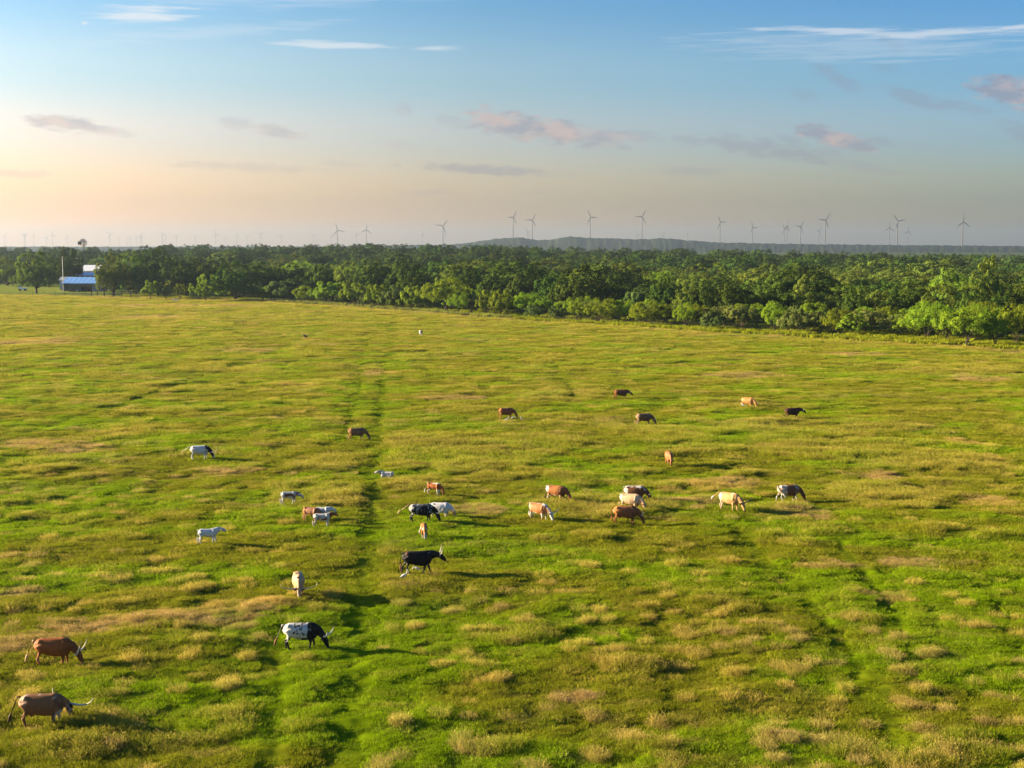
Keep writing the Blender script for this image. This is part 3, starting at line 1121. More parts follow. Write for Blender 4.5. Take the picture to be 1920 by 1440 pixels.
# second rank, its dark leaf colour standing in for shadow
for (k, u, vb, vt, w) in [
        ('oak', 290, 546, 462, 84), ('elm', 240, 548, 470, 60), ('oak', 330, 548, 478, 70), ('oak', 400, 552, 482, 80), ('oak', 480, 556, 491, 86), ('oak', 545, 556, 492, 84),
        ('oak', 610, 560, 494, 84), ('elm', 660, 562, 490, 72), ('oak', 705, 564, 486, 86), ('oak', 772, 566, 488, 96), ('elm', 840, 570, 496, 66), ('oak', 880, 572, 497, 86),
        ('oak', 935, 574, 499, 84), ('oak', 985, 578, 503, 78), ('oak', 1035, 584, 507, 76), ('oak', 1092, 590, 496, 128), ('tealbush', 1200, 596, 540, 58), ('oak', 1160, 588, 515, 74),
        ('oak', 1248, 596, 512, 70), ('elm', 1283, 602, 534, 58), ('oak', 1322, 604, 525, 66), ('oak', 1374, 606, 527, 80), ('oak', 1432, 604, 532, 76), ('oak', 1486, 606, 544, 84),
        ('elm', 1520, 602, 514, 72), ('oak', 1562, 606, 548, 56), ('oak', 1602, 612, 533, 66), ('elm', 1655, 610, 543, 74), ('oak', 1706, 612, 524, 86), ('elm', 1765, 616, 530, 80),
        ('oak', 1822, 620, 541, 72), ('oak', 1868, 622, 545, 64), ('oak', 1912, 622, 531, 66), ('elm', 1780, 606, 500, 70), ('elm', 1845, 606, 478, 66)]:
    T(k, u, vb, vt, w, None)

PLACED = []
for (kind, u, vb, vt, w, label, var, group) in LISTED:
    x, y = gp(u, vb)
    s = FPX / (y * CT + (CAM_H) * ST)
    h, wm = (vb - vt) / s * 1.02, w / s * 1.08
    if label is None:
        kd = 'dark oak' if kind == 'oak' else ('lighter green tree' if kind == 'elm' else 'dark blue-green bush')
        label = '%s in the second rank, behind %s' % (kd, landmark(u))
        group = 'second rank of the wood'
    plant(kind, x, y, wm, h, label, group or FRONT, var)
    PLACED.append((x, y, wm * .38))


# ---- the wood behind: seen crowns are single trees, the rest one mass
def build_wood():
    r = np.random.default_rng(5)
    pts = []
    cell = {}

    def near(x, y, d):
        cx_, cy_ = int(x // 8), int(y // 8)
        for i in range(cx_ - 2, cx_ + 3):
            for j in range(cy_ - 2, cy_ + 3):
                for (px_, py_, pd) in cell.get((i, j), ()):
                    if (px_ - x) ** 2 + (py_ - y) ** 2 < (d + pd) ** 2:
                        return True
        return False
    for (x, y, d) in PLACED:
        cell.setdefault((int(x // 8), int(y // 8)), []).append((x, y, d))
    n = 60000
    Y = np.sqrt(r.uniform(280 ** 2, 1420 ** 2, n))
    A = r.uniform(-0.43, 0.43, n)
    X = A * Y
    ey = edge_y(X, Y)
    kn = fbm(X / 100, Y / 80, 61, 2)
    clear = fbm(X / 90 + 3, Y / 55, 62, 2)
    sz = r.uniform(0, 1, n)
    order = np.argsort(r.uniform(0, 1, n))
    for i in order:
        x, y, a = X[i], Y[i], A[i]
        back = y - ey[i]
        u = CX + a * FPX
        if back < (62 if u < 320 else 9 if sz[i] < .62 else 30):
            continue
        if u < 215 and y < 690:
            continue
        if clear[i] > 0.62 and u > 1300 and y > 420:
            continue
        kind = 'oak' if kn[i] + 0.4 * (sz[i] - .5) < 0.04 else ('elm' if kn[i] < .30 or sz[i] < .5 else 'mesquite')
        if back < 66 and sz[i] < .62:
            kind = 'tealbush' if sz[i] < .14 else 'mesquite' if sz[i] < .40 else 'greenbush' if sz[i] < .54 else 'greybush'
        if 66 <= back < 150:
            kind = 'oak' if sz[i] > .25 else 'elm'  # mostly oak, whose darkened leaves imitate a shadowed band
        elif back > 420:
            kind = 'oak' if sz[i] > .35 else 'elm'
        elif back >= 150:
            kind = 'elm' if kn[i] + .4 * (sz[i] - .5) < .08 else 'mesquite' if kn[i] > .2 else 'oak'
        h = {'oak': 9.0, 'elm': 8.8, 'mesquite': 6.8, 'tealbush': 5.2, 'greenbush': 5.2, 'greybush': 5.0}[kind] * (0.74 + 0.42 * sz[i] + (0.42 if sz[i] > .86 else 0))
        w = h * r.uniform(1.4, 2.0) * (1.2 if 66 < back < 450 else 1.0)
        if near(x, y, w * .33):
            continue
        cell.setdefault((int(x // 8), int(y // 8)), []).append((x, y, w * .33))
        pts.append((kind, x, y, w, h))
    # share of each crown that is in sight: paint columns from front to back
    pts.sort(key=lambda p: p[2])
    top = np.full(480, 2000.0)
    for (x, y, d) in sorted(PLACED, key=lambda p: p[1]):
        pass
    for (kind, u, vb, vt, w, *_r) in LISTED:
        a, b = int((u - w * .4) / 4), int((u + w * .4) / 4)
        for c in range(max(a, 0), min(b, 480)):
            top[c] = min(top[c], vt + 6)
    seen = []
    for i, (kind, x, y, w, h) in enumerate(pts):
        g = float(ground_z(x, y))
        u, vt, s = px_of(x, y, g + h)
        vb = vt + h * s
        hw = w * s / 2
        area = 0.0
        a, b = max(int((u - hw) / 4), 0), min(int((u + hw) / 4) + 1, 480)
        for c in range(a, b):
            k = (c * 4 + 2 - u) / hw
            if abs(k) >= 1:
                continue
            t = vt + (1 - math.sqrt(1 - k * k)) * h * s * .5
            area += 4 * max(0, min(top[c], vb) - t)
            top[c] = min(top[c], t)
        seen.append(area)
    order = sorted(range(len(pts)), key=lambda i: -seen[i])
    nlist = len(LISTED)
    single = set(order[:300 - 0])
    lab = {'oak': 'dark oak', 'elm': 'lighter tree', 'mesquite': 'yellow-green tree', 'tealbush': 'blue-green bush', 'greenbush': 'bright green bush', 'greybush': 'olive grey bush'}
    for i in single:
        kind, x, y, w, h = pts[i]
        u = CX + x / y * FPX
        back = y - float(edge_y(x, y))
        dist = 'front' if back < 70 else 'fore part' if back < 150 else 'middle' if back < 300 else 'rear' if back < 550 else 'far end'
        big = 'broad ' if w > 15.0 else 'small ' if w < 10.0 else ''
        plant(kind, x, y, w, h, '%s%s, %s of the wood, above %s' % (big, lab[kind], dist, landmark(u)), 'trees of the wood beyond the pasture')
    rest = [i for i in range(len(pts)) if i not in single]
    protos, off = [], {}
    for kind in ('elm', 'greenbush', 'greybush', 'mesquite', 'oak', 'tealbush'):
        off[kind] = (len(protos), len(KINDS[kind]))
        protos += [(k[0], k[2], k[3]) for k in KINDS[kind]]
    P, R, S, I = [], [], [], []
    for i in rest:
        kind, x, y, w, h = pts[i]
        o, c = off[kind]
        k = o + random.randrange(c)
        P.append((x, y, float(ground_z(x, y)) - .1))
        R.append((0, 0, random.uniform(0, 6.28)))
        S.append((w / protos[k][1], w / protos[k][1], h / protos[k][2]))
        I.append(k)
    scatter('forest', 'mass of trees filling the wood between and behind the single crowns', P, R, S, I, None, [p[0] for p in protos], None)
    print('WOOD', len(pts), 'single', len(single), 'smallest', seen[order[299]] if len(order) > 299 else 0)


build_wood()


def build_weeds():
    r = np.random.default_rng(21)
    n = 5200
    a = r.uniform(-0.28, 0.42, n)
    t = r.uniform(0, 1, n)
    e = np.interp(a, EDGE[:, 0] / EDGE[:, 1], EDGE[:, 1])
    y = e + 1.0 + t * t * 34
    x = a * y
    ok = (r.uniform(0, 1, n) < sstep(-.25, .25, fbm(x / 9, y / 6, 31, 2)) + 0.15)
    x, y, n = x[ok], y[ok], ok.sum()
    P = [grass_clump('weed', 0.8, 70, .25, .75, .12, .4, grass_material('weed_leaves', .35), 300 + k) for k in range(2)]
    z = ground_z(x, y)
    s = r.uniform(.7, 1.5, n)
    scatter('undergrowth', 'low blue-green weeds between the pasture and the trees', np.stack([x, y, z], 1),
            np.stack([x * 0, x * 0, r.uniform(0, 6.28, n)], 1), np.stack([s, s, s * .8], 1), r.integers(0, 2, n),
            np.stack([np.full(n, .25), np.full(n, .05), np.full(n, .3)], 1), P, None)


build_weeds()


def name_apart():
    """labels that several trees would share say which one of them is meant"""
    sets = {}
    for o in COL.objects:
        if o.parent is None and o.get('group') in ('trees of the wood beyond the pasture', 'second rank of the wood'):
            sets.setdefault(o['label'], []).append(o)
    o_ = ['leftmost', 'second one', 'third one', 'fourth one', 'fifth one', 'sixth one', 'seventh one', 'eighth one', 'ninth one']
    for lb, L in sets.items():
        if len(L) < 2:
            continue
        L.sort(key=lambda o: o.location.x / o.location.y)
        for i, o in enumerate(L):
            o['label'] = lb + ', ' + ('rightmost' if i == len(L) - 1 else o_[i] if i < 9 else 'later one')


name_apart()

# ------------------------------------------------------------------ farm yard
M_BLUE = simple_mat('blue_roof', (0.22, 0.42, 0.72), 0.35, 0.2, 0.08, 1.0)
M_WHITE = simple_mat('white_paint', (0.74, 0.74, 0.74), 0.5, 0, 0.06, 1.0)
M_GREY = simple_mat('grey_metal_wall', (0.30, 0.31, 0.34), 0.5, 0.1, 0.10, 1.0)
M_STEEL = simple_mat('dark_steel', (0.06, 0.055, 0.05), 0.6, 0.3, 0.2, 3.0)
M_POST = simple_mat('weathered_post', (0.11, 0.085, 0.06), 0.9, 0, 0.3, 6.0)
M_PALE = simple_mat('pale_steel', (0.50, 0.48, 0.44), 0.5, 0.3, 0.1, 2.0)
M_RUST = simple_mat('red_machine_paint', (0.16, 0.045, 0.025), 0.6, 0, 0.3, 3.0)
M_TYRE = simple_mat('tyre_rubber', (0.02, 0.02, 0.02), 0.9, 0, 0.2, 6.0)
M_GLASS = simple_mat('dark_glass', (0.03, 0.035, 0.04), 0.1, 0, 0.1, 1.0, 0.6)
M_WOOD = simple_mat('pale_timber', (0.36, 0.23, 0.12), 0.85, 0, 0.25, 5.0)


def slab(name, p, mat, parent, th=0.08):
    """roof sheet through four corner points, with thickness"""
    a, b, c, d = [Vector(q) for q in p]
    n = (b - a).cross(d - a).normalized() * th
    mb = MB()
    mb.add([a, b, c, d, a + n, b + n, c + n, d + n], [(3, 2, 1, 0), (4, 5, 6, 7), (0, 1, 5, 4), (1, 2, 6, 5), (2, 3, 7, 6), (3, 0, 4, 7)])
    return mb.build(name, mat, parent)


def build_farm():
    # open shed with blue roof
    x0, y0 = gp(118, 547)
    x1, _ = gp(191, 547)
    W, D = x1 - x0, 8.0
    gz = float(ground_z((x0 + x1) / 2, y0 + 4))
    sh = thing('open_shed', 'open fronted farm shed with a bright blue metal roof behind the yard fence', 'shed', (x0, y0, gz))
    hf, hr = 3.5, 5.9
    slab('roof', [(-.5, -.6, hf), (W + .3, -.6, hf), (W + .3, D, hr), (-.5, D, hr)], M_BLUE, sh)
    for i in range(9):
        MB().box(W * i / 8 * .99 + .05, D / 2 - .3, (hf + hr) / 2 + .12, .10, D + .6, .06, Matrix.Rotation(math.atan2(hr - hf, D + .6), 3, 'X')).build('roof_rib', M_BLUE, sh)
    MB().box(W / 2 - .1, -.62, hf - .10, W + .8, .06, .25).build('fascia', simple_mat('blue_trim', (.12, .28, .55), .5), sh)
    for px in (0.1, 3.0, 5.6, 9.4, 12.2, W - .1):
        MB().box(px, -.4, hf / 2 - .05, .16, .16, hf).build('post', M_STEEL, sh)
    MB().box(W / 2, D - .1, 2.3, W, .12, 5.2).build('back_wall', M_GREY, sh)
    MB().box(W - 2.0, .2, hf / 2 - .1, 3.9, .12, hf - .1).build('front_panel', M_GREY, sh)
    MB().box(.05, D / 2, hf / 2 + .1, .12, D - .4, hf).build('side_wall', M_GREY, sh)
    # machine under the roof
    tx, ty = gp(158, 546.5)
    tr = thing('farm_machine', 'rusty red machine parked under the blue roofed shed', 'machine', (tx, ty + 2.5, gz))
    MB().box(.7, 0, 1.15, 2.0, 1.0, 1.0).build('hood', M_RUST, tr)
    MB().box(-.9, 0, 1.3, 1.3, 1.3, 1.2).build('body', M_RUST, tr)
    cb = MB()
    for dx in (-1.4, -.4):
        for dy in (-.6, .6):
            cb.box(dx, dy, 2.2, .08, .08, 1.0)
    cb.box(-.9, 0, 2.74, 1.4, 1.5, .10)
    cb.build('canopy', M_STEEL, tr)
    for (wx, wr) in ((-1.0, .85), (1.3, .5)):
        for sy in (-.85, .85):
            mb = MB()
            mb.tube([(wx, sy - .17, wr), (wx, sy + .17, wr)], [wr, wr], 14, up=(0, 0, 1))
            mb.build('wheel', M_TYRE, tr)
    bx, by = gp(144, 547)
    bk = thing('feed_tub', 'small white tub on the ground in front of the open shed', 'tub', (bx, by, gz))
    MB().tube([(0, 0, 0), (0, 0, .5), (0, 0, .8)], [.42, .5, .55], 12).build('tub', M_WHITE, bk)
    MB().tube([(0, 0, .78), (0, 0, .84)], [.60, .60], 12).build('rim', M_WHITE, bk)

    # low grey building left of the pole
    x0, y0 = gp(98, 545)
    x1, _ = gp(121, 545)
    W = (x1 - x0)
    b = thing('grey_outbuilding', 'low grey outbuilding half hidden behind the lone shade tree', 'outbuilding', (x0, y0 + 10, gz))
    MB().box(W / 2, 3, 2.1, W, 6, 4.2).build('wall', M_GREY, b)
    slab('roof', [(-.3, -.3, 4.25), (W + .3, -.3, 4.25), (W + .3, 3, 5.6), (-.3, 3, 5.6)], M_GREY, b)
    slab('roof', [(-.3, 3, 5.6), (W + .3, 3, 5.6), (W + .3, 6.3, 4.25), (-.3, 6.3, 4.25)], M_GREY, b)
    # second blue roofed building behind
    x0, y0 = gp(127, 541)
    x1, _ = gp(182, 541)
    W = x1 - x0
    b = thing('long_barn', 'long low barn with pale blue roof edge and dark windows behind the open shed', 'barn', (x0, y0, gz))
    MB().box(W / 2, 4, 2.9, W, 8, 5.8).build('wall', M_GREY, b)
    for i in range(5):
        MB().box(W * (i + .5) / 5, -.03, 5.0, W / 5 * .7, .10, 1.0).build('window', M_GLASS, b)
    slab('roof', [(-.4, -.6, 6.0), (W + .4, -.6, 6.0), (W + .4, 4, 7.0), (-.4, 4, 7.0)], M_BLUE, b)
    slab('roof', [(-.4, 4, 7.0), (W + .4, 4, 7.0), (W + .4, 8.6, 6.0), (-.4, 8.6, 6.0)], M_BLUE, b)
    # white barn
    y0 = 650.0
    f = (FPX * CT)
    x0, x1 = (155 - CX) / FPX * y0, (186 - CX) / FPX * y0
    W = x1 - x0
    b = thing('white_barn', 'tall white metal barn with a pale roof, partly behind the big leaning tree', 'barn', (x0, y0, gz))
    MB().box(W / 2, 6, 3.8, W, 12, 7.6).build('wall', M_WHITE, b)
    slab('roof', [(-.3, -.4, 7.7), (W + .3, -.4, 7.7), (W + .3, 6, 10.2), (-.3, 6, 10.2)], M_WHITE, b)
    slab('roof', [(-.3, 6, 10.2), (W + .3, 6, 10.2), (W + .3, 12.4, 7.7), (-.3, 12.4, 7.7)], M_WHITE, b)
    MB().box(W * .3, -.04, 2.2, 3.2, .1, 4.2).build('door', M_GREY, b)
    # poles
    px, py = gp(119, 547)
    p = thing('light_pole', 'tall pale pole standing at the left corner of the blue roofed shed', 'pole', (px, py, gz))
    MB().tube([(0, 0, 0), (0, 0, 14.6)], [.17, .13], 8).build('shaft', M_PALE, p)
    MB().box(0, 0, 14.7, .5, .5, .2).build('cap', M_PALE, p)
    px = (150.5 - CX) / FPX * 640
    p = thing('utility_pole', 'thin utility pole with a long pale crossarm behind the barns', 'utility pole', (px, 640, gz))
    MB().tube([(0, 0, 0), (0, 0, 13.6)], [.17, .12], 8).build('shaft', M_PALE, p)
    MB().box(0, 0, 13.4, 3.4, .16, .22).build('crossarm', M_PALE, p)
    for k in (-1.5, -.8, .8, 1.5):
        MB().tube([(k, 0, 13.5), (k, 0, 13.8)], [.07, .05], 6).build('insulator', M_WHITE, p)
    px = (156.5 - CX) / FPX * 630
    p = thing('dark_pole', 'dark wooden pole in front of the white barn', 'pole', (px, 630, gz))
    MB().tube([(0, 0, 0), (0, 0, 10.4)], [.22, .16], 8).build('shaft', M_POST, p)
    MB().box(0, 0, 10.45, .4, .4, .12).build('cap', M_POST, p)

    # small white vehicle
    vx, vy = gp(42, 545)
    v = thing('farm_vehicle', 'small white vehicle parked on the mown yard left of the lone shade tree', 'vehicle', (vx, vy, float(ground_z(vx, vy))))
    body = MB()
    body.box(.35, 0, .95, 2.9, 1.5, .75)
    body.build('body', M_WHITE, v)
    MB().box(-1.1, 0, 1.9, 1.1, 1.5, 1.2).build('cab', M_WHITE, v)
    MB().box(-.52, 0, 1.95, .06, 1.2, .7).build('windscreen', M_GLASS, v)
    MB().box(-1.1, -.77, 1.95, .8, .05, .65).build('side_window', M_GLASS, v)
    slab('roof', [(-1.8, -.85, 2.5), (-.3, -.85, 2.5), (-.3, .85, 2.5), (-1.8, .85, 2.5)], M_WHITE, v, .08)
    for wx in (-1.0, 1.3):
        for sy in (-.72, .72):
            MB().tube([(wx, sy - .13, .45), (wx, sy + .13, .45)], [.45, .45], 14, up=(0, 0, 1)).build('wheel', M_TYRE, v)
    MB().box(1.82, 0, 1.0, .08, .3, .2).build('headlight', M_PALE, v)

    # trough
    tx, ty = gp(329, 563.5)
    t = thing('water_trough', 'low white water trough at the field edge under the left trees', 'trough', (tx, ty, float(ground_z(tx, ty))))
    mb = MB()
    mb.box(0, -.4, .32, 2.3, .08, .6).box(0, .4, .32, 2.3, .08, .6).box(-1.15, 0, .32, .08, .88, .6).box(1.15, 0, .32, .08, .88, .6).box(0, 0, .08, 2.2, .8, .06)
    mb.build('basin', M_WHITE, t)
    MB().box(0, 0, .5, 2.2, .72, .02).build('water', M_GLASS, t)

    # wooden gate
    gx, gy = gp(254, 556)
    g = thing('wooden_gate', 'pale wooden gate under the dark trees right of the leaning tree', 'gate', (gx, gy + 3, float(ground_z(gx, gy + 3))))
    for k in (-2.2, 0, 2.0):
        MB().box(k, 0, .95, .2, .2, 1.9).build('post', M_WOOD, g)
    for h in (.5, 1.0, 1.5):
        MB().box(-.1, -.12, h, 4.4, .05, .16).build('rail', M_WOOD, g)

    # farm windpump: wheel of blades, tail vane, lattice tower
    Yw = 700.0
    px, pz = (160.5 - CX) / FPX * Yw, CAM_H + (462 - 455.5) * Yw / FPX
    w = thing('windpump', 'old many-bladed farm windmill above the tree tops at the left', 'windmill', (px, Yw, 0))
    gzw = float(ground_z(px, Yw))
    for (sx, sy) in ((-1, -1), (-1, 1), (1, -1), (1, 1)):
        MB().tube([(sx * 1.7, sy * 1.7, gzw), (sx * .18, sy * .18, pz - .3)], [.09, .07], 5).build('tower_leg', M_STEEL, w)
    lat = MB()
    for k in range(1, 7):
        q = k / 7.0
        s = 1.7 * (1 - q) + .18 * q
        zz = gzw + (pz - gzw) * q
        for (a, b) in (((-s, -s), (s, -s)), ((s, -s), (s, s)), ((s, s), (-s, s)), ((-s, s), (-s, -s))):
            lat.tube([(*a, zz), (*b, zz)], [.05, .05], 4)
    lat.build('lattice', M_STEEL, w)
    R = 2.15
    for k in range(18):
        a = 2 * math.pi * k / 18
        mb = MB()
        ca, sa = math.cos(a), math.sin(a)
        e1, e2 = Vector((ca, 0, sa)), Vector((-sa, 0, ca))
        fw = Vector((0, -.18, 0))
        o = Vector((0, -.6, pz))
        mb.add([o + e1 * .6 - e2 * .10, o + e1 * .6 + e2 * .10 + fw * .6, o + e1 * R + e2 * .16 + fw, o + e1 * R - e2 * .16,
                o + e1 * .6 - e2 * .10 + Vector((0, .03, 0)), o + e1 * R - e2 * .16 + Vector((0, .03, 0))],
               [(0, 1, 2, 3), (0, 3, 5, 4)])
        mb.build('blade', M_STEEL, w)
    rim = MB()
    for rr in (.6, 1.6):
        rim.tube([(rr * math.cos(t * math.pi / 12), -.58, pz + rr * math.sin(t * math.pi / 12)) for t in range(25)], [.05] * 25, 4)
    rim.build('wheel_ring', M_STEEL, w)
    MB().tube([(0, -.7, pz), (0, .4, pz)], [.22, .22], 8, up=(0, 0, 1)).build('hub', M_STEEL, w)
    mb = MB()
    mb.tube([(0, 0, pz), (-1.4, .5, pz)], [.06, .06], 5)
    mb.box(-2.2, .8, pz - .1, 1.7, .08, 1.6)
    mb.build('tail_vane', M_STEEL, w)


build_farm()


def build_fence(name, label, pix, step, h, wires, thick=0.11):
    P = np.array([gp(u, v) for u, v in pix])
    seg = np.hypot(*np.diff(P, axis=0).T)
    cum = np.concatenate([[0], np.cumsum(seg)])
    n = int(cum[-1] / step)
    t = np.linspace(0, cum[-1], n + 1)
    xs, ys = np.interp(t, cum, P[:, 0]), np.interp(t, cum, P[:, 1])
    zs = ground_z(xs, ys)
    f = thing(name, label, 'fence', (xs[0], ys[0], zs[0]))
    pm = MB().box(0, 0, h / 2 - .1, thick, thick, h + .2).mesh('post')
    pm.materials.append(M_POST)
    for x, y, z in zip(xs, ys, zs):
        link('post', pm, None, f, (x - xs[0], y - ys[0], z - zs[0]))
    for k in range(wires):
        hh = h * (k + 1) / (wires + .3)
        MB().tube([(x - xs[0], y - ys[0], z - zs[0] + hh) for x, y, z in zip(xs, ys, zs)], [.018] * len(xs), 4).build('wire', M_STEEL, f)


build_fence('wire_fence', 'wire fence on thin posts between the pasture and the mown yard', [(-60, 551), (0, 552), (100, 553), (172, 555)], 5.2, 1.25, 4)
build_fence('corner_fence', 'stretch of fence with thick dark posts in front of the shed', [(172, 555.5), (190, 556.5), (245, 558)], 4.4, 2.2, 4, .30)
build_fence('field_fence', 'long wire fence in the shade of the trees behind the pasture', [(255, 560), (450, 564), (560, 569), (700, 579), (850, 591), (960, 599)], 5.0, 1.3, 4, .12)
build_fence('brush_fence', 'wire fence on thin posts running behind the mesquites at the right', [(1005, 598), (1130, 604), (1300, 614), (1480, 622), (1620, 629)], 5.0, 1.25, 4, .12)

# ------------------------------------------------------------------ wind turbines
M_TURB = simple_mat('turbine_shaded_white', (0.055, 0.055, 0.058), 0.5, 0, 0.03, .05)  # white turbines given a dark even grey that imitates their shaded side


def build_turbines():
    blade = MB()
    Lb = 34.0
    blade.tube([(0, 0, 0), (0, 0, 2.5), (0, 0, 8), (0, 0, 22), (0, 0, Lb)], [(1.0, 1.0), (1.1, .9), (1.9, .5), (1.2, .35), (.35, .12)], 8, up=(0, 1, 0))
    bm_ = blade.mesh('blade', True)
    tw = MB()
    tw.tube([(0, 0, -1.0), (0, 0, -.5), (0, 0, 0)], [2.6, 2.2, 1.7], 10)  # replaced per height by scale
    nm = MB()
    nm.tube([(0, -2.5, 0), (0, 2, 0), (0, 7.5, 0)], [(1.9, 1.9), (2.1, 2.1), (1.6, 1.7)], 8, up=(0, 0, 1))
    nac = nm.mesh('nacelle', True)
    hm = MB()
    hm.tube([(0, -5.2, 0), (0, -4.5, 0), (0, -2.4, 0)], [.3, 1.5, 1.7], 10, up=(0, 0, 1))
    hub = hm.mesh('hub', True)
    tm = MB().tube([(0, 0, 0), (0, 0, .5), (0, 0, 1)], [2.1, 1.75, 1.3], 10).mesh('tower', True)
    for m in (bm_, nac, hub, tm):
        m.materials.append(M_TURB)
    # hub pixel, rotor size class (distance), clockwise angle of the first blade from upright, yaw
    big = [(634.5, 432, 5800, -18, 30), (688, 431, 6600, 5, 30), (831, 424, 5600, 40, 15), (962, 408, 5600, 150, 40), (997.5, 413, 5600, 150, 30), (1105.5, 408, 5400, -28, 35),
           (1202, 407, 5400, 150, 25), (1347.5, 417, 5600, -32, 35), (1408, 426.5, 6200, 95, 40), (1472, 425, 5800, 15, 55), (1467, 430, 6600, 90, 40), (1497.5, 425, 6000, 155, 35),
           (1532, 433.5, 8200, 160, 30), (1543.5, 413.5, 5000, 36, 20), (1663, 427.5, 6400, 122, 20), (1678, 415.5, 5000, -42, 25), (1697.5, 434, 7600, 5, 20), (1800, 416.5, 4800, 0, 25),
           (988.5, 435, 9500, 90, 40)]
    small = [(14, 443), (50, 442), (52.5, 441.5), (68, 442.5), (92, 445.5), (103.5, 440.5), (130, 445), (210, 439.5), (227, 446), (243, 446), (249, 447), (260, 445), (267, 443.5), (270, 443),
             (308, 439.5), (314, 444), (334, 443.5), (369, 444), (407.5, 439), (426, 447), (447, 442.5), (466, 443.5), (491, 439.5), (529, 443.5), (589.5, 442), (596, 447), (623, 443.5),
             (670, 440), (793, 440), (835, 441), (993, 441), (1193, 440), (1242, 441), (1287, 441)]
    r = random.Random(3)
    rows = [(u, v, z, a, yw, True) for (u, v, z, a, yw) in big] + [(u, v, 12500 - (446 - v) * 350, r.uniform(0, 120), r.uniform(10, 60), False) for u, v in small]
    G = 'wind turbines along the horizon'
    names = {1800: 'pale wind turbine standing alone at the far right, one blade straight up',
             1678: 'tall wind turbine with a wide V of blades near the right border',
             1543.5: 'tall wind turbine right of a close cluster of three on the plateau',
             1105.5: 'wind turbine standing above the summit of the blue hill',
             1202: 'wind turbine on the long right shoulder of the blue hill',
             962: 'wind turbine on the left knoll of the blue hill',
             997.5: 'wind turbine in the saddle between the two knolls of the blue hill',
             831: 'large wind turbine with a Y of blades left of the blue hill',
             688: 'wind turbine over the middle of the forest horizon, second left of the Y-bladed one',
             634.5: 'wind turbine with one long raised blade, left of centre above the forest',
             1347.5: 'lone wind turbine where the blue hill slopes down to the plateau',
             1408: 'wind turbine with a level blade between the hill slope and the plateau cluster'}
    su = sorted(q[0] for q in small)
    ords = ['first', 'second', 'third', 'fourth', 'fifth', 'sixth', 'seventh', 'eighth', 'ninth', 'tenth', 'eleventh', 'twelfth']

    def far_label(u):
        wp = [q for q in su if q < 158]
        mid = [q for q in su if 158 < q < 480]
        fo = [q for q in su if 480 < q < 900]
        hi = [q for q in su if q > 900]
        if u in wp:
            return 'tiny far wind turbine, %s from the left border of the photo' % ords[wp.index(u)]
        if u in mid:
            k = mid.index(u)
            return 'tiny far wind turbine, %s to the right of the farm windmill' % ords[k] if k < 12 else 'tiny far wind turbine over the left wood, %s of the row' % {0: 'last', 1: 'last but one', 2: 'third from the end'}[len(mid) - 1 - k]
        if u in fo:
            return 'small wind turbine over the forest, %s left of the blue hill' % ords[len(fo) - 1 - fo.index(u)]
        return 'tiny wind turbine half hidden behind the blue hill, %s from its left end' % ords[hi.index(u)]
    clus = {1472: 'wind turbine with a raised blade, right one of the closest pair on the plateau', 1467: 'wind turbine with a level blade, left one of the closest pair on the plateau',
            1497.5: 'wind turbine with a drooping blade between the closest pair and the tallest of the plateau', 1532: 'shortest wind turbine of the plateau, just left of the tall one',
            1663: 'shorter wind turbine just left of the one with the wide V', 1697.5: 'small wind turbine just right of the one with the wide V'}
    names.update(clus)
    for (u, v, z, ang, yaw, isbig) in rows:
        x = (u - CX) / FPX * z
        hz = CAM_H + (462 - v) * z / FPX
        gz = 0.0 if not isbig else max(0.0, hz - 85)
        if z > 9500:
            gz = max(0, hz - 85)
        label = names.get(u)
        if label is None:
            label = ('wind turbine in the cluster on the plateau at the right' if isbig and u > 1440 and u < 1620 else 'shorter wind turbine beside the one with the wide V of blades' if isbig and u > 1620
                     else 'small wind turbine behind the hill saddle' if isbig else far_label(u))
        t = thing('wind_turbine', label, 'wind turbine', (x, z, gz), 0, G)
        o = link('tower', tm, None, t)
        o.scale = (1, 1, hz - gz)
        # the rotor side: nacelle turned by yaw, blades on the hub
        Ry = Matrix.Rotation(math.radians(yaw), 4, 'Z')
        n = link('nacelle', nac, None, t)
        n.matrix_local = Matrix.Translation((0, 0, hz - gz)) @ Ry
        h = link('hub', hub, None, t)
        h.matrix_local = Matrix.Translation((0, 0, hz - gz)) @ Ry
        for k in range(3):
            b = link('blade', bm_, None, t)
            b.matrix_local = Matrix.Translation((0, 0, hz - gz)) @ Ry @ Matrix.Translation((0, -3.4, 0)) @ Matrix.Rotation(math.radians(ang + 120 * k), 4, 'Y')


build_turbines()
# ------------------------------------------------------------------ cattle
WHITE, CREAM, TAN, ORANGE, RED = (.42, .405, .385), (.43, .29, .16), (.36, .21, .09), (.36, .15, .036), (.23, .070, .017)
BROWN, DARK, BLACK, GREY, PALE = (.125, .052, .024), (.042, .020, .013), (.007, .0065, .007), (.40, .38, .37), (.50, .42, .35)
ROAN = (.175, .078, .032)


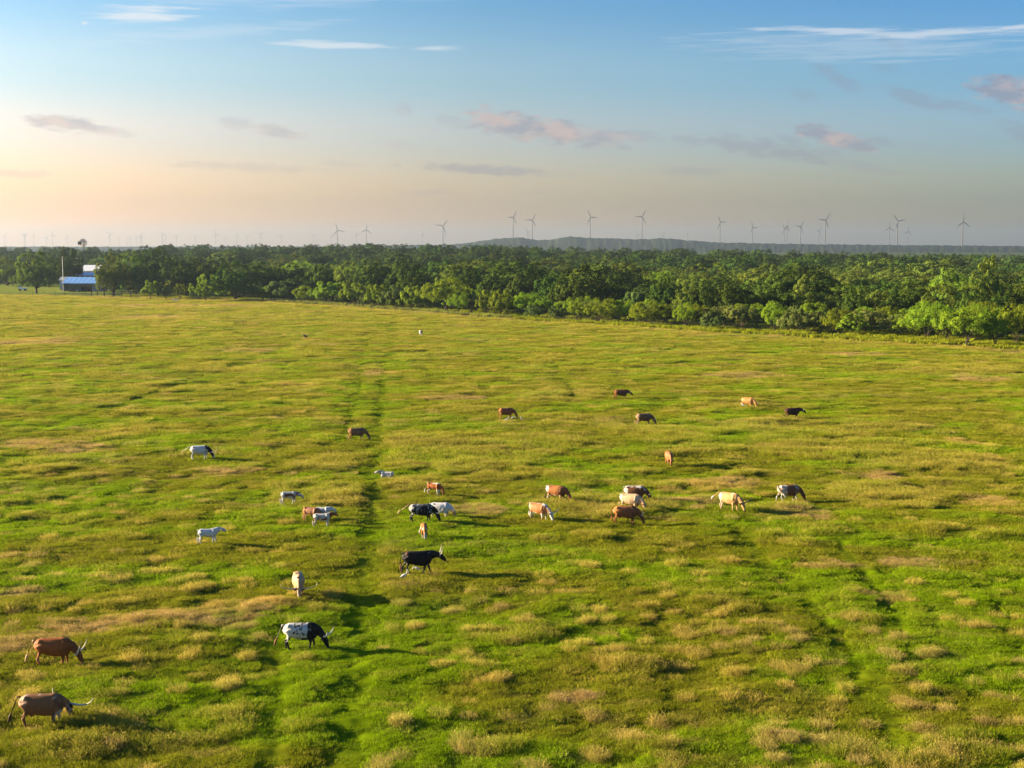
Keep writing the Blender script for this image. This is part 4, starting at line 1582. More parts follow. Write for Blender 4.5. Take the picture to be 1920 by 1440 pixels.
def coat_material():
    m, N, L = new_mat('cattle_coat')
    at = nd(N, 'ShaderNodeAttribute', attribute_type='GEOMETRY', attribute_name='coat')
    tc = N.new('ShaderNodeTexCoord')
    n = N.new('ShaderNodeTexNoise')
    n.inputs['Scale'].default_value = 5
    n.inputs['Detail'].default_value = 9
    n.inputs['Roughness'].default_value = 0.7
    L.new(tc.outputs['Object'], n.inputs['Vector'])
    f = mth(N, L, 'MULTIPLY_ADD', n.outputs['Fac'], 1.1)
    f.node.inputs[2].default_value = 0.42
    s = nd(N, 'ShaderNodeVectorMath', operation='SCALE')
    L.new(at.outputs['Color'], s.inputs[0])
    L.new(f, s.inputs[3])
    p = N.new('ShaderNodeBsdfPrincipled')
    L.new(s.outputs[0], p.inputs['Base Color'])
    p.inputs['Roughness'].default_value = 0.62
    p.inputs['Specular IOR Level'].default_value = 0.12
    out_surface(N, L, p.outputs[0])
    return m


M_COAT = coat_material()
M_EYE = simple_mat('dark_eye', (.01, .008, .007), .2)


def set_coat(me, cols):
    at = me.attributes.new('coat', 'FLOAT_COLOR', 'POINT')
    c = np.ones((len(me.vertices), 4), np.float32)
    c[:, :3] = cols
    at.data.foreach_set('color', c.ravel())


def voxel_body(mb, name, vox):
    me = mb.mesh('raw')
    o = bpy.data.objects.new('raw', me)
    COL.objects.link(o)
    md = o.modifiers.new('r', 'REMESH')
    md.mode = 'VOXEL'
    md.voxel_size = vox
    md.use_smooth_shade = True
    sm = o.modifiers.new('s', 'SMOOTH')
    sm.iterations = 3
    sm.factor = 0.5
    dg = bpy.context.evaluated_depsgraph_get()
    dg.update()
    out = bpy.data.meshes.new_from_object(o.evaluated_get(dg))
    out.name = name
    bpy.data.objects.remove(o)
    bpy.data.meshes.remove(me)
    return out


HEADS = {'graze': ((1.10, .66), (1.30, .14)), 'graze_near': ((1.02, .66), (1.10, .14)), 'browse': ((1.04, .78), (1.16, .30)), 'low': ((1.20, .92), (1.52, .60)), 'mid': ((1.22, 1.06), (1.55, .72)),
         'level': ((1.16, 1.22), (1.58, 1.00)), 'up': ((1.08, 1.40), (1.50, 1.20))}
SEEDN = [0]


def cow(u, v, yaw, size, head, coat, horn=None, tail=None, hyaw=0.0, gait=0.0, label='', tailc=None, switch=None, calf=False, hornc=((.60, .52, .40), (.08, .06, .05)), face=None,
        socks=None, name='longhorn_cow', cat='cow', ears=None, lying=False, group='cattle grazing in the pasture', nose=(.05, .035, .03)):
    SEEDN[0] += 1
    sd_ = SEEDN[0]
    rr = random.Random(sd_ * 17)
    gx, gy = gp(u, v)
    gz = float(ground_z(gx, gy))
    root = thing(name, label, cat, (gx, gy, gz - (0.09 if not lying else 0.0)), math.radians(yaw), group)
    root.scale = (size,) * 3
    hw = 1.0 if not calf else 0.86      # calves are slimmer and leggier
    leg = 1.0 if not calf else 1.10
    lift = (0.0 if not calf else 0.08)
    drop = -0.62 if lying else 0.0
    mb = MB()
    tk = [(-.82, 1.09, .11, .10), (-.75, 1.06, .20, .155), (-.62, 1.035, .255, .215), (-.46, 1.005, .295, .285), (-.22, .955, .34, .32), (.08, .925, .37, .33), (.34, .93, .375, .295), (.54, .965, .365, .245), (.70, .985, .30, .19), (.80, .97, .18, .11)]
    if calf:
        tk = [(x * .90, z + .03, h * .86, w * .86) for (x, z, h, w) in tk]
    fat = 1.13 if not calf else 1.08
    tk = [(x, z + lift + drop - .035, h * fat, w * 1.08) for x, z, h, w in tk]
    mb.tube([(x, 0, z) for x, z, h, w in tk], [(w, h) for x, z, h, w in tk], 16)
    # hip bones, shoulder blades
    for s in (-1, 1):
        mb.tube([(-.60, s * .17, 1.20 + lift + drop), (-.42, s * .20, 1.16 + lift + drop)], [.09, .07], 8)
        mb.tube([(.50, s * .15, 1.20 + lift + drop), (.46, s * .20, .85 + lift + drop)], [.10, .14], 8)
    # legs
    g = gait
    for s in (-1, 1):
        if lying:
            mb.tube([(.45, s * .2, .26), (.62, s * .30, .16), (.40, s * .34, .07)], [.13, .085, .06], 8)
            mb.tube([(-.5, s * .22, .32), (-.25, s * .38, .20), (-.60, s * .40, .08), (-.35, s * .42, .06)], [.2, .14, .07, .05], 8)
            continue
        sw = g * s
        kx = .50 + .16 * sw
        fx = .49 + .34 * sw
        mb.tube([(.50, s * .15, .98 + lift), (.47 + .04 * sw, s * .17, .70 + lift * .8), (kx, s * .165, .40 * leg), (kx + .6 * (fx - kx), s * .165, .14), (fx + .0, s * .165, .06), (fx + .03, s * .165, 0)],
                [(.12, .18), (.09, .115), (.058, .068), (.042, .046), (.052, .06), (.058, .075)], 8)
        sw = -g * s
        hx, fx = -.70 + .14 * sw, -.62 + .36 * sw
        mb.tube([(-.55, s * .15, 1.02 + lift), (-.47 + .05 * sw, s * .18, .74 + lift * .8), (-.60 + .1 * sw, s * .175, .58), (hx, s * .165, .44 * leg), (hx + .6 * (fx - hx), s * .165, .15), (fx, s * .165, .06), (fx + .04, s * .165, 0)],
                [(.14, .26), (.115, .19), (.075, .11), (.055, .075), (.042, .05), (.052, .06), (.058, .075)], 8)
    # neck and head in their own turned plane
    (p0, p1) = HEADS[head]
    hy = math.radians(hyaw)

    def hp(x, z, f=1.0):
        bx = .58
        d = x - bx
        a = hy * f
        return Vector((bx + d * math.cos(a), d * math.sin(a), z))
    zz = lift + drop
    if calf:
        p0, p1 = ((p0[0] * .94, p0[1] + .02), (p1[0] * .92, p1[1] + .03))
    poll, nos = hp(p0[0], p0[1] + zz * (1 if head not in ('graze', 'graze_near') else 0)), hp(p1[0], p1[1] + zz * (1 if head not in ('graze', 'graze_near') else 0))
    nb = Vector((.52, 0, 1.02 + zz))
    mid = nb.lerp(poll, .5) + Vector((.05, 0, .07))
    q = hp(0.58 + (mid.x - .58), mid.z, .6)
    fw = Vector((math.cos(hy), math.sin(hy), 0))
    lat = Vector((-math.sin(hy), math.cos(hy), 0))
    ref = fw * .6 + Vector((0, 0, .8)) if p1[1] < .45 else fw * -.25 + Vector((0, 0, 1))
    mb.tube([nb - Vector((.1, 0, 0)), nb + (q - nb) * .35, q, poll - (poll - q) * .12], [(.19 * hw, .31), (.175 * hw, .285), (.135 * hw, .22), (.10, .155)], 12, up=ref)
    F = (nos - poll).normalized()
    HL = (nos - poll).length
    U = F.cross(lat).normalized()
    k = 1.0 if not calf else 0.95
    hpts = [poll - F * .08 - U * .01, poll + F * .04, poll + F * .17, poll + F * .32, nos - F * .08, nos, nos + F * .035]
    mb.tube(hpts, [(.09 * k, .10 * k), (.122 * k, .135 * k), (.125 * k, .145 * k), (.088 * k, .112 * k), (.078 * k, .085 * k), (.076 * k, .078 * k), (.05 * k, .05 * k)], 12, up=U)
    if not calf and not lying and sd_ % 2 == 0:
        mb.tube([(-.42, 0, .66 + lift), (-.36, 0, .50 + lift), (-.33, 0, .46 + lift)], [(.14, .15), (.11, .12), (.05, .05)], 10)   # udder grown from the belly
    me = voxel_body(mb, 'body', .034 if not calf else .036)
    n = len(me.vertices)
    co = np.empty(n * 3, np.float32)
    me.vertices.foreach_get('co', co)
    P = co.reshape(-1, 3).astype(float)
    px_, py_, pz_ = P[:, 0], P[:, 1], P[:, 2] - zz
    # how far along the head a vertex lies
    hv = P - np.array(poll)
    ha = hv @ np.array(F)
    hd = np.linalg.norm(hv - ha[:, None] * np.array(F), axis=1)
    headm = ((ha > -.10) & (hd < .24) & (px_ > .6)).astype(float)
    reg = {'all': np.ones(n), 'rump': 1 - sstep(-.55, -.25, px_), 'hind': 1 - sstep(-.2, .15, px_), 'front': sstep(.15, .4, px_), 'shoulder': sstep(.25, .5, px_) * (1 - sstep(.75, .95, px_)),
           'back': sstep(1.06, 1.22, pz_), 'belly': (1 - sstep(.62, .74, pz_)) * (1 - sstep(.7, .9, px_)), 'legs': 1 - sstep(.42, .52, pz_ - 0 * px_), 'head': headm,
           'face': headm * (abs(hv @ np.array(lat)) < .075) * (hv @ np.array(U) > -.02), 'muzzle': headm * sstep(HL - .12, HL - .05, ha), 'mid': sstep(-.45, -.30, px_) * (1 - sstep(.25, .45, px_)),
           'neck': sstep(.62, .75, px_) * (1 - headm), 'brisket': sstep(.35, .55, px_) * (1 - sstep(.72, .9, pz_)) * (1 - headm), 'body': (1 - headm) * sstep(.5, .6, pz_), 'flank': sstep(-.5, -.35, px_) * (1 - sstep(.5, .65, px_)) * (1 - sstep(1.05, 1.2, pz_)) * sstep(.62, .72, pz_)}
    reg['legs'] = reg['legs'] * (1 - headm) * (1 - sstep(.72, .95, px_))
    reg['socks'] = (1 - sstep(.26, .36, pz_)) * (1 - headm) * (px_ < .85 + .5 * abs(g))
    base = np.array(coat[0])
    C = np.tile(base, (n, 1))
    for (colr, rg, freq, thr, soft, wgt) in coat[1:]:
        m = reg[rg]
        nz = fbm3(P * freq + sd_ * 5.1, sd_ * 3 + int(freq * 10), 4)
        soft = soft + .02
        w = sstep(thr - soft, thr + soft, nz + (m - 1) * 0.9) * wgt
        C = C * (1 - w[:, None]) + np.array(colr) * w[:, None]
    w = reg['muzzle']
    C = C * (1 - w[:, None]) + np.array(nose) * w[:, None]
    set_coat(me, C)
    link('body', me, M_COAT, root)
    bodyc = np.array(coat[0])
    # ears
    for s in (-1, 1):
        eb = poll + F * .02 + lat * (s * .10) - U * .01
        et = eb + lat * (s * .22) + Vector((0, 0, -.03)) - fw * .04
        e = MB()
        e.tube([eb, eb.lerp(et, .4), eb.lerp(et, .75), et], [(.03, .03), (.035, .075), (.03, .06), (.008, .01)], 8, up=U if abs(U.z) > .3 else Vector((0, 0, 1)))
        em = e.mesh('ear', True)
        set_coat(em, np.tile(np.array(ears if ears else face if face else bodyc * .9), (len(em.vertices), 1)))
        link('ear', em, M_COAT, root)
        e = MB()
        ep = poll + F * .15 + lat * (s * .118) + U * .035
        e.tube([ep - F * .025, ep, ep + F * .025], [.012, .026, .012], 6, up=U)
        e.build('eye', M_EYE, root, True)
    # horns: out from the poll, then up and forward
    if horn:
        out, upl, fwd, thick = horn
        upv = (Vector((0, 0, 1)) * .75 + U * .45).normalized()
        for s in (-1, 1):
            b0 = poll - F * .03 + lat * (s * .07) + U * .03
            pts = []
            for i in range(11):
                t = i / 10
                pts.append(b0 + lat * (s * out * math.sin(t * math.pi * .5) ** .9) + upv * (upl * (t ** 2.2) - .05 * math.sin(t * math.pi)) + F * (-.02 * t) + U * (fwd * math.sin(t * math.pi * .8)))
            h = MB()
            h.tube(pts, [thick * .74 * (1 - .82 * (i / 10) ** 1.3) for i in range(11)], 8, up=U * .7 + fw * .01 + Vector((0, 0, .3)))
            hm = h.mesh('horn', True)
            hc = np.zeros((len(hm.vertices), 3))
            for i in range(11):
                t = sstep(.55, .95, i / 10)
                hc[i * 8:(i + 1) * 8] = np.array(hornc[0]) * (1 - t) + np.array(hornc[1]) * t
            set_coat(hm, hc)
            link('horn', hm, M_COAT, root)
    # tail with its switch
    tl = tail or 'hang'
    t0 = Vector((-.77 * (1 if not calf else .9), 0, 1.19 + zz))
    path = {'hang': [t0, t0 + Vector((-.10, 0, .01)), t0 + Vector((-.15, .02, -.25)), t0 + Vector((-.15, .03, -.62))],
            'slant': [t0, t0 + Vector((-.11, 0, .01)), t0 + Vector((-.22, .02, -.25)), t0 + Vector((-.38, .04, -.64))],
            'flung': [t0, t0 + Vector((-.13, 0, .03)), t0 + Vector((-.30, .02, -.12)), t0 + Vector((-.60, .04, -.32))],
            'side': [t0, t0 + Vector((-.08, 0, .02)), t0 + Vector((-.02, -.26, -.25)), t0 + Vector((.28, -.34, -.52))],
            'lie': [t0, t0 + Vector((-.09, 0, -.04)), t0 + Vector((-.14, .02, -.25)), t0 + Vector((-.22, .05, -.42))]}[tl]
    tm = MB().tube(path, [.042, .034, .022, .016], 7).mesh('tail', True)
    tcx = np.array(tailc if tailc else bodyc * .9)
    set_coat(tm, np.tile(tcx, (len(tm.vertices), 1)))
    to = link('tail', tm, M_COAT, root)
    e = path[-1]
    d = (path[-1] - path[-2]).normalized()
    sm = MB().tube([e - d * .05, e + d * .10, e + d * .22 + Vector((0, 0, -.05)), e + d * .30 + Vector((0, 0, -.12))], [.02, .055, .05, .012], 7).mesh('switch', True)
    set_coat(sm, np.tile(np.array(switch if switch else tcx), (len(sm.vertices), 1)))
    link('tail_switch', sm, M_COAT, to)
    return root


SP = lambda col, reg, freq=3.0, thr=.5, soft=.03, w=1.0: (col, reg, freq, thr, soft, w)  # orange rump layers on plain red and brown coats imitate low sun
LN = 'longhorn_cow'
cow(101, 1247, 2, 1.03, 'graze', [RED, SP(ORANGE, 'rump', 2, .55, .15, .5), SP(PALE, 'back', 4, .70, .04, .6), SP(DARK, 'front', 2, .5, .2, .35), SP(WHITE, 'legs', 3, .62, .05, .5)], (.34, .62, .10, .062), 'slant', -6, .25,
    'red-brown longhorn cow grazing at the lower left, one pale horn curving straight up', CREAM, CREAM, ears=PALE)
cow(80, 1362, 2, 1.08, 'browse', [ROAN, SP(PALE, 'rump', 2.5, .58, .10, .4), SP(PALE, 'back', 5, .62, .06, .5), SP(DARK, 'front', 6, .60, .06, .4), SP(WHITE, 'brisket', 3, .42, .06, .8), SP(PALE, 'head', 4, .48, .08, .6), SP(DARK, 'legs', 3, .52, .08, .7)],
    (1.02, .34, .10, .062), 'slant', 56, .3, 'greyish brown longhorn cow nearest the lower left corner with a long sideways horn', DARK, DARK, hornc=((.42, .38, .32), (.5, .44, .34)), ears=BLACK)
cow(565, 1212, 1, 1.02, 'graze', [WHITE, SP(BLACK, 'mid', 9, .66, .02), SP(BLACK, 'mid', 16, .62, .03), SP(BLACK, 'back', 5, .56, .03), SP(BROWN, 'rump', 5, .69, .02), SP(BLACK, 'front', 3.5, .34, .04), SP(BLACK, 'neck', 2, .15, .05), SP(BLACK, 'head', 2, .1, .05),
    SP(BLACK, 'legs', 3, .35, .05), SP(WHITE, 'brisket', 6, .58, .03), SP(BLACK, 'belly', 5, .5, .04)], (.36, .40, .24, .062), 'slant', -14, .32,
    'black fronted longhorn with a white speckled rear half grazing below the cream cow', WHITE, ROAN, ears=BLACK, face=BLACK, hornc=((.55, .52, .47), (.05, .04, .04)))
cow(560, 1119, -78, .98, 'graze_near', [(.36, .22, .115), SP(WHITE, 'all', 2, .62, .15, .4), SP(ORANGE, 'mid', 3, .60, .08, .35), SP(DARK, 'back', 3.2, .62, .03), SP(GREY, 'head', 3, .45, .1, .5), SP(ROAN, 'neck', 6, .62, .05, .6)],
    (.92, .36, .10, .055), 'hang', -4, .2, 'cream longhorn cow grazing straight towards the camera with wide spread horns', CREAM, WHITE, hornc=((.34, .29, .25), (.62, .55, .42)), ears=DARK)
cow(783, 1079, 5, 1.06, 'mid', [BLACK, SP(WHITE, 'rump', 7, .68, .02), SP(BROWN, 'rump', 3, .58, .08, .6), SP(WHITE, 'belly', 10, .70, .02), SP(WHITE, 'shoulder', 11, .74, .02)], (.30, .46, .08, .058), 'hang', 4, .75,
    'big black longhorn walking right with its head held out and white egrets at its feet', BLACK, BROWN, ears=(.16, .14, .13), hornc=((.55, .50, .40), (.35, .28, .2)))
cow(390, 1020, 5, .80, 'level', [(.45, .46, .47), SP(GREY, 'all', 3, .62, .1, .2)], None, 'hang', 3, .5, 'pure white calf walking right on its own with its head level', WHITE, WHITE, calf=True, name='calf', cat='calf', ears=CREAM, nose=(.45, .28, .25),
    group='calves in the pasture')
cow(790, 979, -1, 1.02, 'graze', [BLACK, SP(WHITE, 'hind', 15, .62, .03, .9), SP(WHITE, 'back', 17, .60, .04, .8), SP(WHITE, 'rump', 8, .54, .05, .8), SP(GREY, 'mid', 16, .66, .03, .7), SP(BLACK, 'legs', 3, .3, .05), SP(WHITE, 'shoulder', 14, .62, .03, .8), SP(BLACK, 'head', 2, .1, .05), SP(WHITE, 'head', 6, .68, .02)],
    (.42, .30, .22, .06), 'flung', -10, .3, 'black longhorn peppered with white flecks, grazing in front of a pale grey cow', CREAM, CREAM, ears=BLACK, hornc=((.62, .58, .5), (.3, .25, .2)))
cow(826, 970, -14, .90, 'graze', [(.46, .45, .47), SP(WHITE, 'hind', 4, .52, .08, .6), SP(TAN, 'head', 2, .25, .08), SP(CREAM, 'legs', 3, .4, .1, .7)], (.25, .2, .1, .04), 'hang', -10, .2,
    'pale grey cow with a tan head, half hidden behind the flecked black longhorn', ears=TAN)
cow(795, 1011, -84, .74, 'graze_near', [RED, SP(ORANGE, 'all', 2, .5, .12, .6), SP(WHITE, 'back', 2.4, .62, .03), SP(WHITE, 'face', 2, .3, .05), SP(WHITE, 'legs', 3, .45, .05), SP(WHITE, 'shoulder', 3, .60, .03)], None, 'side', 5, .1,
    'red calf with a white side stripe facing the camera above the big black longhorn', WHITE, WHITE, calf=True, name='calf', cat='calf', ears=RED, group='calves in the pasture')
cow(542, 949, 3, .76, 'low', [WHITE, SP(BROWN, 'flank', 1.6, .40, .04), SP(BROWN, 'shoulder', 7, .52, .03), SP(BROWN, 'neck', 7, .50, .03), SP(DARK, 'neck', 9, .62, .03)], None, 'hang', 0, .55,
    'white calf with a brown flank patch walking right with its white head lowered', WHITE, WHITE, calf=True, name='calf', cat='calf', ears=BLACK, group='calves in the pasture', nose=(.1, .07, .07))
cow(584, 980, -28, .84, 'graze', [(.19, .085, .05), SP(ORANGE, 'rump', 2, .5, .12, .6), SP(CREAM, 'legs', 3, .5, .1, .4)], None, 'hang', 0, .15,
    'plain brown calf with its head hidden behind the white-backed brown calf', calf=True, name='calf', cat='calf', ears=BROWN, group='calves in the pasture')
cow(604, 978, -10, .72, 'mid', [(.45, .46, .47), SP(GREY, 'all', 3, .6, .1, .2)], None, 'hang', 10, .1, 'white calf of which only the back shows behind the brown-headed calf', calf=True, name='calf', cat='calf', group='calves in the pasture')
cow(604, 989, -4, .76, 'level', [WHITE, SP(BROWN, 'flank', 1.5, .36, .04), SP((.17, .06, .03), 'neck', 2, .15, .05), SP((.17, .06, .03), 'head', 2, .1, .05), SP(BROWN, 'rump', 3, .62, .03)], None, 'hang', 24, .05,
    'white calf with brown flank and brown raised head standing right of the plain brown calf', WHITE, WHITE, calf=True, name='calf', cat='calf', ears=RED, group='calves in the pasture')
cow(814, 929, -28, .76, 'graze', [RED, SP(ORANGE, 'all', 2, .55, .1, .5), SP(WHITE, 'back', 1.5, .45, .04), SP(WHITE, 'belly', 3, .42, .05), SP(WHITE, 'legs', 3, .48, .05), SP(DARK, 'head', 3, .4, .06, .8), SP(CREAM, 'neck', 5, .58, .03)], None, 'slant', -6, .1,
    'small red and white calf grazing above the flecked black longhorn', WHITE, WHITE, calf=True, name='calf', cat='calf', ears=DARK, group='calves in the pasture', nose=DARK)
cow(375, 863, 2, 1.02, 'graze', [(.44, .435, .43), SP(BLACK, 'mid', 8, .74, .02), SP(ROAN, 'shoulder', 3, .55, .1, .4), SP(BLACK, 'neck', 2.5, .36, .04), SP(BLACK, 'shoulder', 3.5, .62, .03), SP(BLACK, 'head', 2, .18, .05), SP(WHITE, 'face', 3, .4, .05), SP(WHITE, 'brisket', 4, .5, .05)],
    (.46, .40, .20, .055), 'flung', -12, .25, 'white longhorn with a black neck and head, tail flung out, alone at the left', (.66, .62, .5), CREAM, ears=BLACK, nose=BLACK)
cow(669, 825, 4, 1.0, 'graze', [(.17, .095, .05), SP(ORANGE, 'rump', 2, .42, .12, .75), SP(CREAM, 'legs', 3, .42, .08, .8), SP(DARK, 'front', 2, .5, .15, .35), SP(PALE, 'head', 4, .6, .06, .6)], None, 'hang', 0, .5,
    'brown hornless cow with light hind legs grazing beside the tall grass left of centre', TAN, TAN, ears=DARK)
cow(726, 895, 172, .74, 'level', [WHITE, SP(ROAN, 'neck', 3, .52, .05, .6), SP(BLACK, 'back', 5, .70, .03)], None, 'lie', 8, 0, 'white calf lying in the grass facing left', WHITE, WHITE, calf=True, name='calf', cat='calf', ears=ROAN, lying=True, group='calves in the pasture')
cow(949, 785, 2, .98, 'graze', [(.15, .055, .026), SP(ORANGE, 'rump', 2, .42, .1, .8), SP(WHITE, 'back', 4, .74, .02, .6), SP(CREAM, 'legs', 3, .6, .06, .4)], None, 'hang', -4, .15, 'red-brown cow grazing near the centre with white egrets around it', RED, RED, ears=DARK)
cow(1164, 748, -3, .98, 'low', [(.115, .042, .022), SP(RED, 'rump', 2, .45, .1, .6)], (.24, .20, .06, .04), 'hang', 4, .55, 'dark red cow walking right, topmost of the pair in the middle distance', RED, RED, ears=PALE)
cow(1207, 794, 3, 1.02, 'graze', [(.125, .066, .038), SP(CREAM, 'rump', 2.6, .45, .1, .7), SP(CREAM, 'legs', 3, .48, .08, .7), SP(GREY, 'back', 5, .6, .06, .4)], (.46, .22, .16, .045), 'hang', -6, .3, 'grey-brown longhorn cow grazing below the dark red walking cow', TAN, TAN, ears=GREY, hornc=((.25, .2, .17), (.1, .08, .07)))
cow(1402, 762, -40, 1.0, 'graze', [(.33, .14, .04), SP(TAN, 'all', 2, .5, .12, .5), SP(CREAM, 'legs', 3, .5, .08, .6)], (.36, .16, .14, .04), 'hang', 0, .2, 'orange tan cow grazing half towards the camera in the right middle distance', TAN, TAN, ears=TAN)
cow(1485, 781, 2, 1.0, 'mid', [DARK, SP(BROWN, 'hind', 3, .58, .08, .5), SP(WHITE, 'face', 4, .62, .04, .7)], (.22, .20, .05, .038), 'hang', 0, .6, 'blackish brown cow walking right, rightmost in the middle distance', DARK, DARK, ears=PALE)
cow(1254, 874, -86, .96, 'graze_near', [(.25, .095, .035), SP(ORANGE, 'rump', 2, .5, .1, .5), SP(DARK, 'head', 3, .45, .08, .7), SP(DARK, 'back', 4, .66, .03, .5)], None, 'hang', 3, .15, 'red-brown cow facing straight at the camera in the open right of centre', ears=BROWN)
cow(1043, 940, -30, 1.0, 'graze', [(.22, .08, .03), SP(ORANGE, 'mid', 2, .48, .1, .5), SP(WHITE, 'rump', 2.4, .42, .05), SP(CREAM, 'belly', 3, .5, .05), SP(DARK, 'front', 2, .40, .1, .6), SP(DARK, 'legs', 3, .52, .06, .6)], None, 'hang', 0, .35,
    'red cow with a white rump grazing behind the white-faced longhorn', WHITE, DARK, ears=DARK)
cow(1010, 974, -42, .98, 'graze', [(.26, .11, .04), SP(ORANGE, 'mid', 2, .5, .1, .5), SP(WHITE, 'back', 2, .42, .05), SP(WHITE, 'rump', 2.4, .36, .05), SP(CREAM, 'legs', 3, .4, .06), SP(WHITE, 'belly', 3, .5, .05), SP(WHITE, 'neck', 4, .52, .05, .8), SP(WHITE, 'head', 2, .2, .05)],
    (.66, .34, .14, .058), 'hang', 6, .2, 'red and white longhorn with a white face and one long raised horn near the centre', WHITE, WHITE, ears=TAN, hornc=((.55, .52, .47), (.2, .17, .14)), nose=(.06, .03, .03))
cow(1190, 938, -14, .98, 'graze', [BROWN, SP(WHITE, 'back', 1.6, .40, .04), SP(WHITE, 'rump', 2.6, .5, .05), SP(WHITE, 'neck', 5, .60, .03), SP(ORANGE, 'rump', 3, .55, .08, .6), SP(DARK, 'front', 2, .5, .1, .5)], (.42, .16, .14, .045), 'hang', -4, .2,
    'dark brown cow with a white back, rearmost of the three bunched right of centre', WHITE, WHITE, ears=DARK, hornc=((.25, .2, .16), (.1, .08, .07)))
cow(1182, 955, -32, 1.0, 'graze', [(.37, .25, .16), SP(WHITE, 'hind', 2, .45, .1, .6), SP(WHITE, 'shoulder', 4, .58, .05, .5), SP(CREAM, 'mid', 2, .5, .12, .6), SP(ROAN, 'head', 4, .5, .08, .5)], None, 'hang', -4, .3,
    'cream cow in the middle of the three bunched right of centre', WHITE, CREAM, ears=RED, nose=(.3, .14, .1))
cow(1172, 984, -4, 1.0, 'graze', [(.20, .075, .03), SP(ORANGE, 'rump', 2, .40, .1, .8), SP(DARK, 'front', 2, .48, .12, .5), SP(DARK, 'legs', 3, .5, .06, .6)], (.22, .16, .12, .045), 'hang', -4, .2,
    'red-brown cow nearest of the three bunched right of centre', RED, RED, ears=DARK)
cow(1367, 958, -46, 1.04, 'graze', [(.37, .215, .09), SP(WHITE, 'rump', 2, .45, .1, .6), SP(GREY, 'back', 3, .64, .04, .7), SP(ORANGE, 'shoulder', 2, .5, .1, .4), SP(CREAM, 'legs', 3, .45, .1, .6)], (.86, .30, .16, .055), 'flung', 6, .3,
    'pale yellow longhorn cow with a long dark sideways horn at right of centre', TAN, WHITE, ears=DARK, hornc=((.14, .10, .08), (.10, .07, .05)))
cow(1478, 938, 4, 1.0, 'graze', [(.125, .052, .028), SP(PALE, 'hind', 4, .48, .06, .8), SP(WHITE, 'rump', 3, .48, .05), SP(ORANGE, 'rump', 5, .60, .05, .7), SP(PALE, 'shoulder', 9, .52, .05, .7), SP(WHITE, 'legs', 3, .40, .05), SP(DARK, 'head', 2, .3, .06, .8), SP(ORANGE, 'face', 4, .5, .06, .6)], None, 'side', 0, .8,
    'dark roan cow with white legs and frosted rump striding right, rightmost of the middle herd', WHITE, WHITE, ears=DARK)
cow(789, 628, -80, 1.05, 'graze_near', [WHITE, SP(BLACK, 'neck', 1.6, .30, .05), SP(BLACK, 'shoulder', 2.5, .50, .04), SP(WHITE, 'head', 2, .2, .04), SP(GREY, 'mid', 3, .55, .06, .5)], (.95, .18, .05, .05), 'hang', 6, .1,
    'far white and black longhorn with very wide horns, nearest the tree line', WHITE, WHITE, ears=BLACK, hornc=((.10, .08, .07), (.08, .06, .05)))
cow(573, 634, -100, 1.0, 'up', [(.10, .05, .03), SP(WHITE, 'rump', 3, .45, .05), SP(CREAM, 'belly', 3, .45, .05), SP(DARK, 'head', 2, .2, .05, .8)], (.45, .40, .05, .05), 'lie', 8, 0,
    'far brown and white longhorn lying down in the grass at the left of the tracks', ears=DARK, lying=True, hornc=((.5, .45, .38), (.5, .45, .38)))


# ------------------------------------------------------------------ egrets
M_EGRET = simple_mat('egret_feathers', (.50, .50, .49), .8, 0, .05, 6)
M_BILL = simple_mat('egret_bill', (.55, .33, .06), .5, 0, .1, 6)


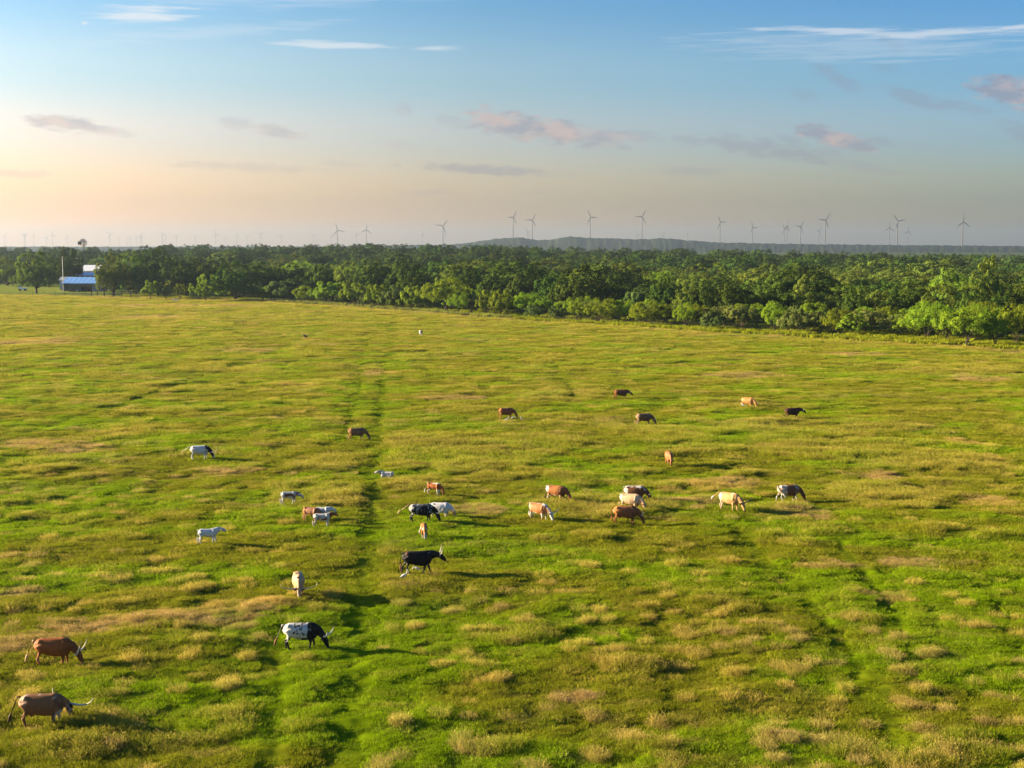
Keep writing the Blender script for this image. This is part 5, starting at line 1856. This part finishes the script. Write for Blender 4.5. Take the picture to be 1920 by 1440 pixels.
def make_egret(label, u, v, yaw, size=1.0, peck=False):
    x, y = gp(u, v)
    r = thing('egret', label, 'bird', (x, y, float(ground_z(x, y))), math.radians(yaw), 'white egrets among the cattle')
    r.scale = (size,) * 3
    b = MB()
    b.tube([(-.22, 0, .20), (-.12, 0, .25), (.02, 0, .30), (.12, 0, .33), (.17, 0, .36)], [(.015, .012), (.065, .05), (.088, .085), (.065, .07), (.04, .045)], 10)
    b.tube([(.13, 0, .34), (.20, 0, .41), (.19, 0, .50), (.23, 0, .56)] if not peck else [(.13, 0, .34), (.22, 0, .38), (.30, 0, .34), (.34, 0, .26)], [.045, .032, .026, .028], 8, up=(0, 1, 0))
    hx, hz = (.25, .565) if not peck else (.355, .235)
    b.tube([(hx - .05, 0, hz), (hx - .01, 0, hz + .004), (hx + .04, 0, hz)], [.018, .036, .015], 8)
    me = voxel_body(b, 'body', .014)
    link('body', me, M_EGRET, r)
    d = Vector((.09, 0, -.015)) if not peck else Vector((.05, 0, -.08))
    MB().tube([(hx + .03, 0, hz), Vector((hx + .03, 0, hz)) + d], [.011, .003], 6).build('bill', M_BILL, r)
    for s in (-1, 1):
        MB().tube([(.0, s * .035, .24), (.01, s * .035, .12), (-.01, s * .035, 0)], [.013, .008, .008], 5).build('leg', M_STEEL, r)
    for s in (-1, 1):
        MB().tube([(.10, s * .075, .31), (-.05, s * .085, .28), (-.22, s * .03, .21)], [(.012, .035), (.016, .065), (.006, .015)], 8).build('wing', M_EGRET, r)


make_egret('white egret standing by the hind feet of the big black longhorn', 757, 1091, 20, .95)
make_egret('white egret behind the belly of the big black longhorn', 783, 1076, 175, .85, True)
make_egret('white egret at the front feet of the red-brown cow near the centre', 950, 790, 30, 1.0)
make_egret('white egret in front of the nose of the red-brown cow near the centre', 979, 788, 200, .95)
make_egret('white egret under the muzzle side of the red-brown cow near the centre', 961, 786.5, 10, 1.0, True)
make_egret('white egret at the hind feet of the orange tan cow', 1394, 765, 170, 1.1)


# ------------------------------------------------------------------ air
def build_haze():
    HAZE_DENSITY = 9.0e-5
    mb = MB()
    mb.box(0, 0, 0, 1, 1, 1)
    o = mb.build('haze', None)
    o.scale = (34000, 34000, 230)
    o.location = (0, 0, 230 / 2 - 4.0)
    m = bpy.data.materials.new('hazy_air')
    m.use_nodes = True
    N, L = m.node_tree.nodes, m.node_tree.links
    N.clear()
    v = N.new('ShaderNodeVolumePrincipled')
    v.inputs['Color'].default_value = (.275, .36, .485, 1)
    v.inputs['Density'].default_value = HAZE_DENSITY
    v.inputs['Anisotropy'].default_value = 0.5
    out = N.new('ShaderNodeOutputMaterial')
    L.new(v.outputs[0], out.inputs['Volume'])
    o.data.materials.append(m)
    o.display_type = 'WIRE'
    tag(o, 'thin blue haze over the far land', kind='stuff')


build_haze()
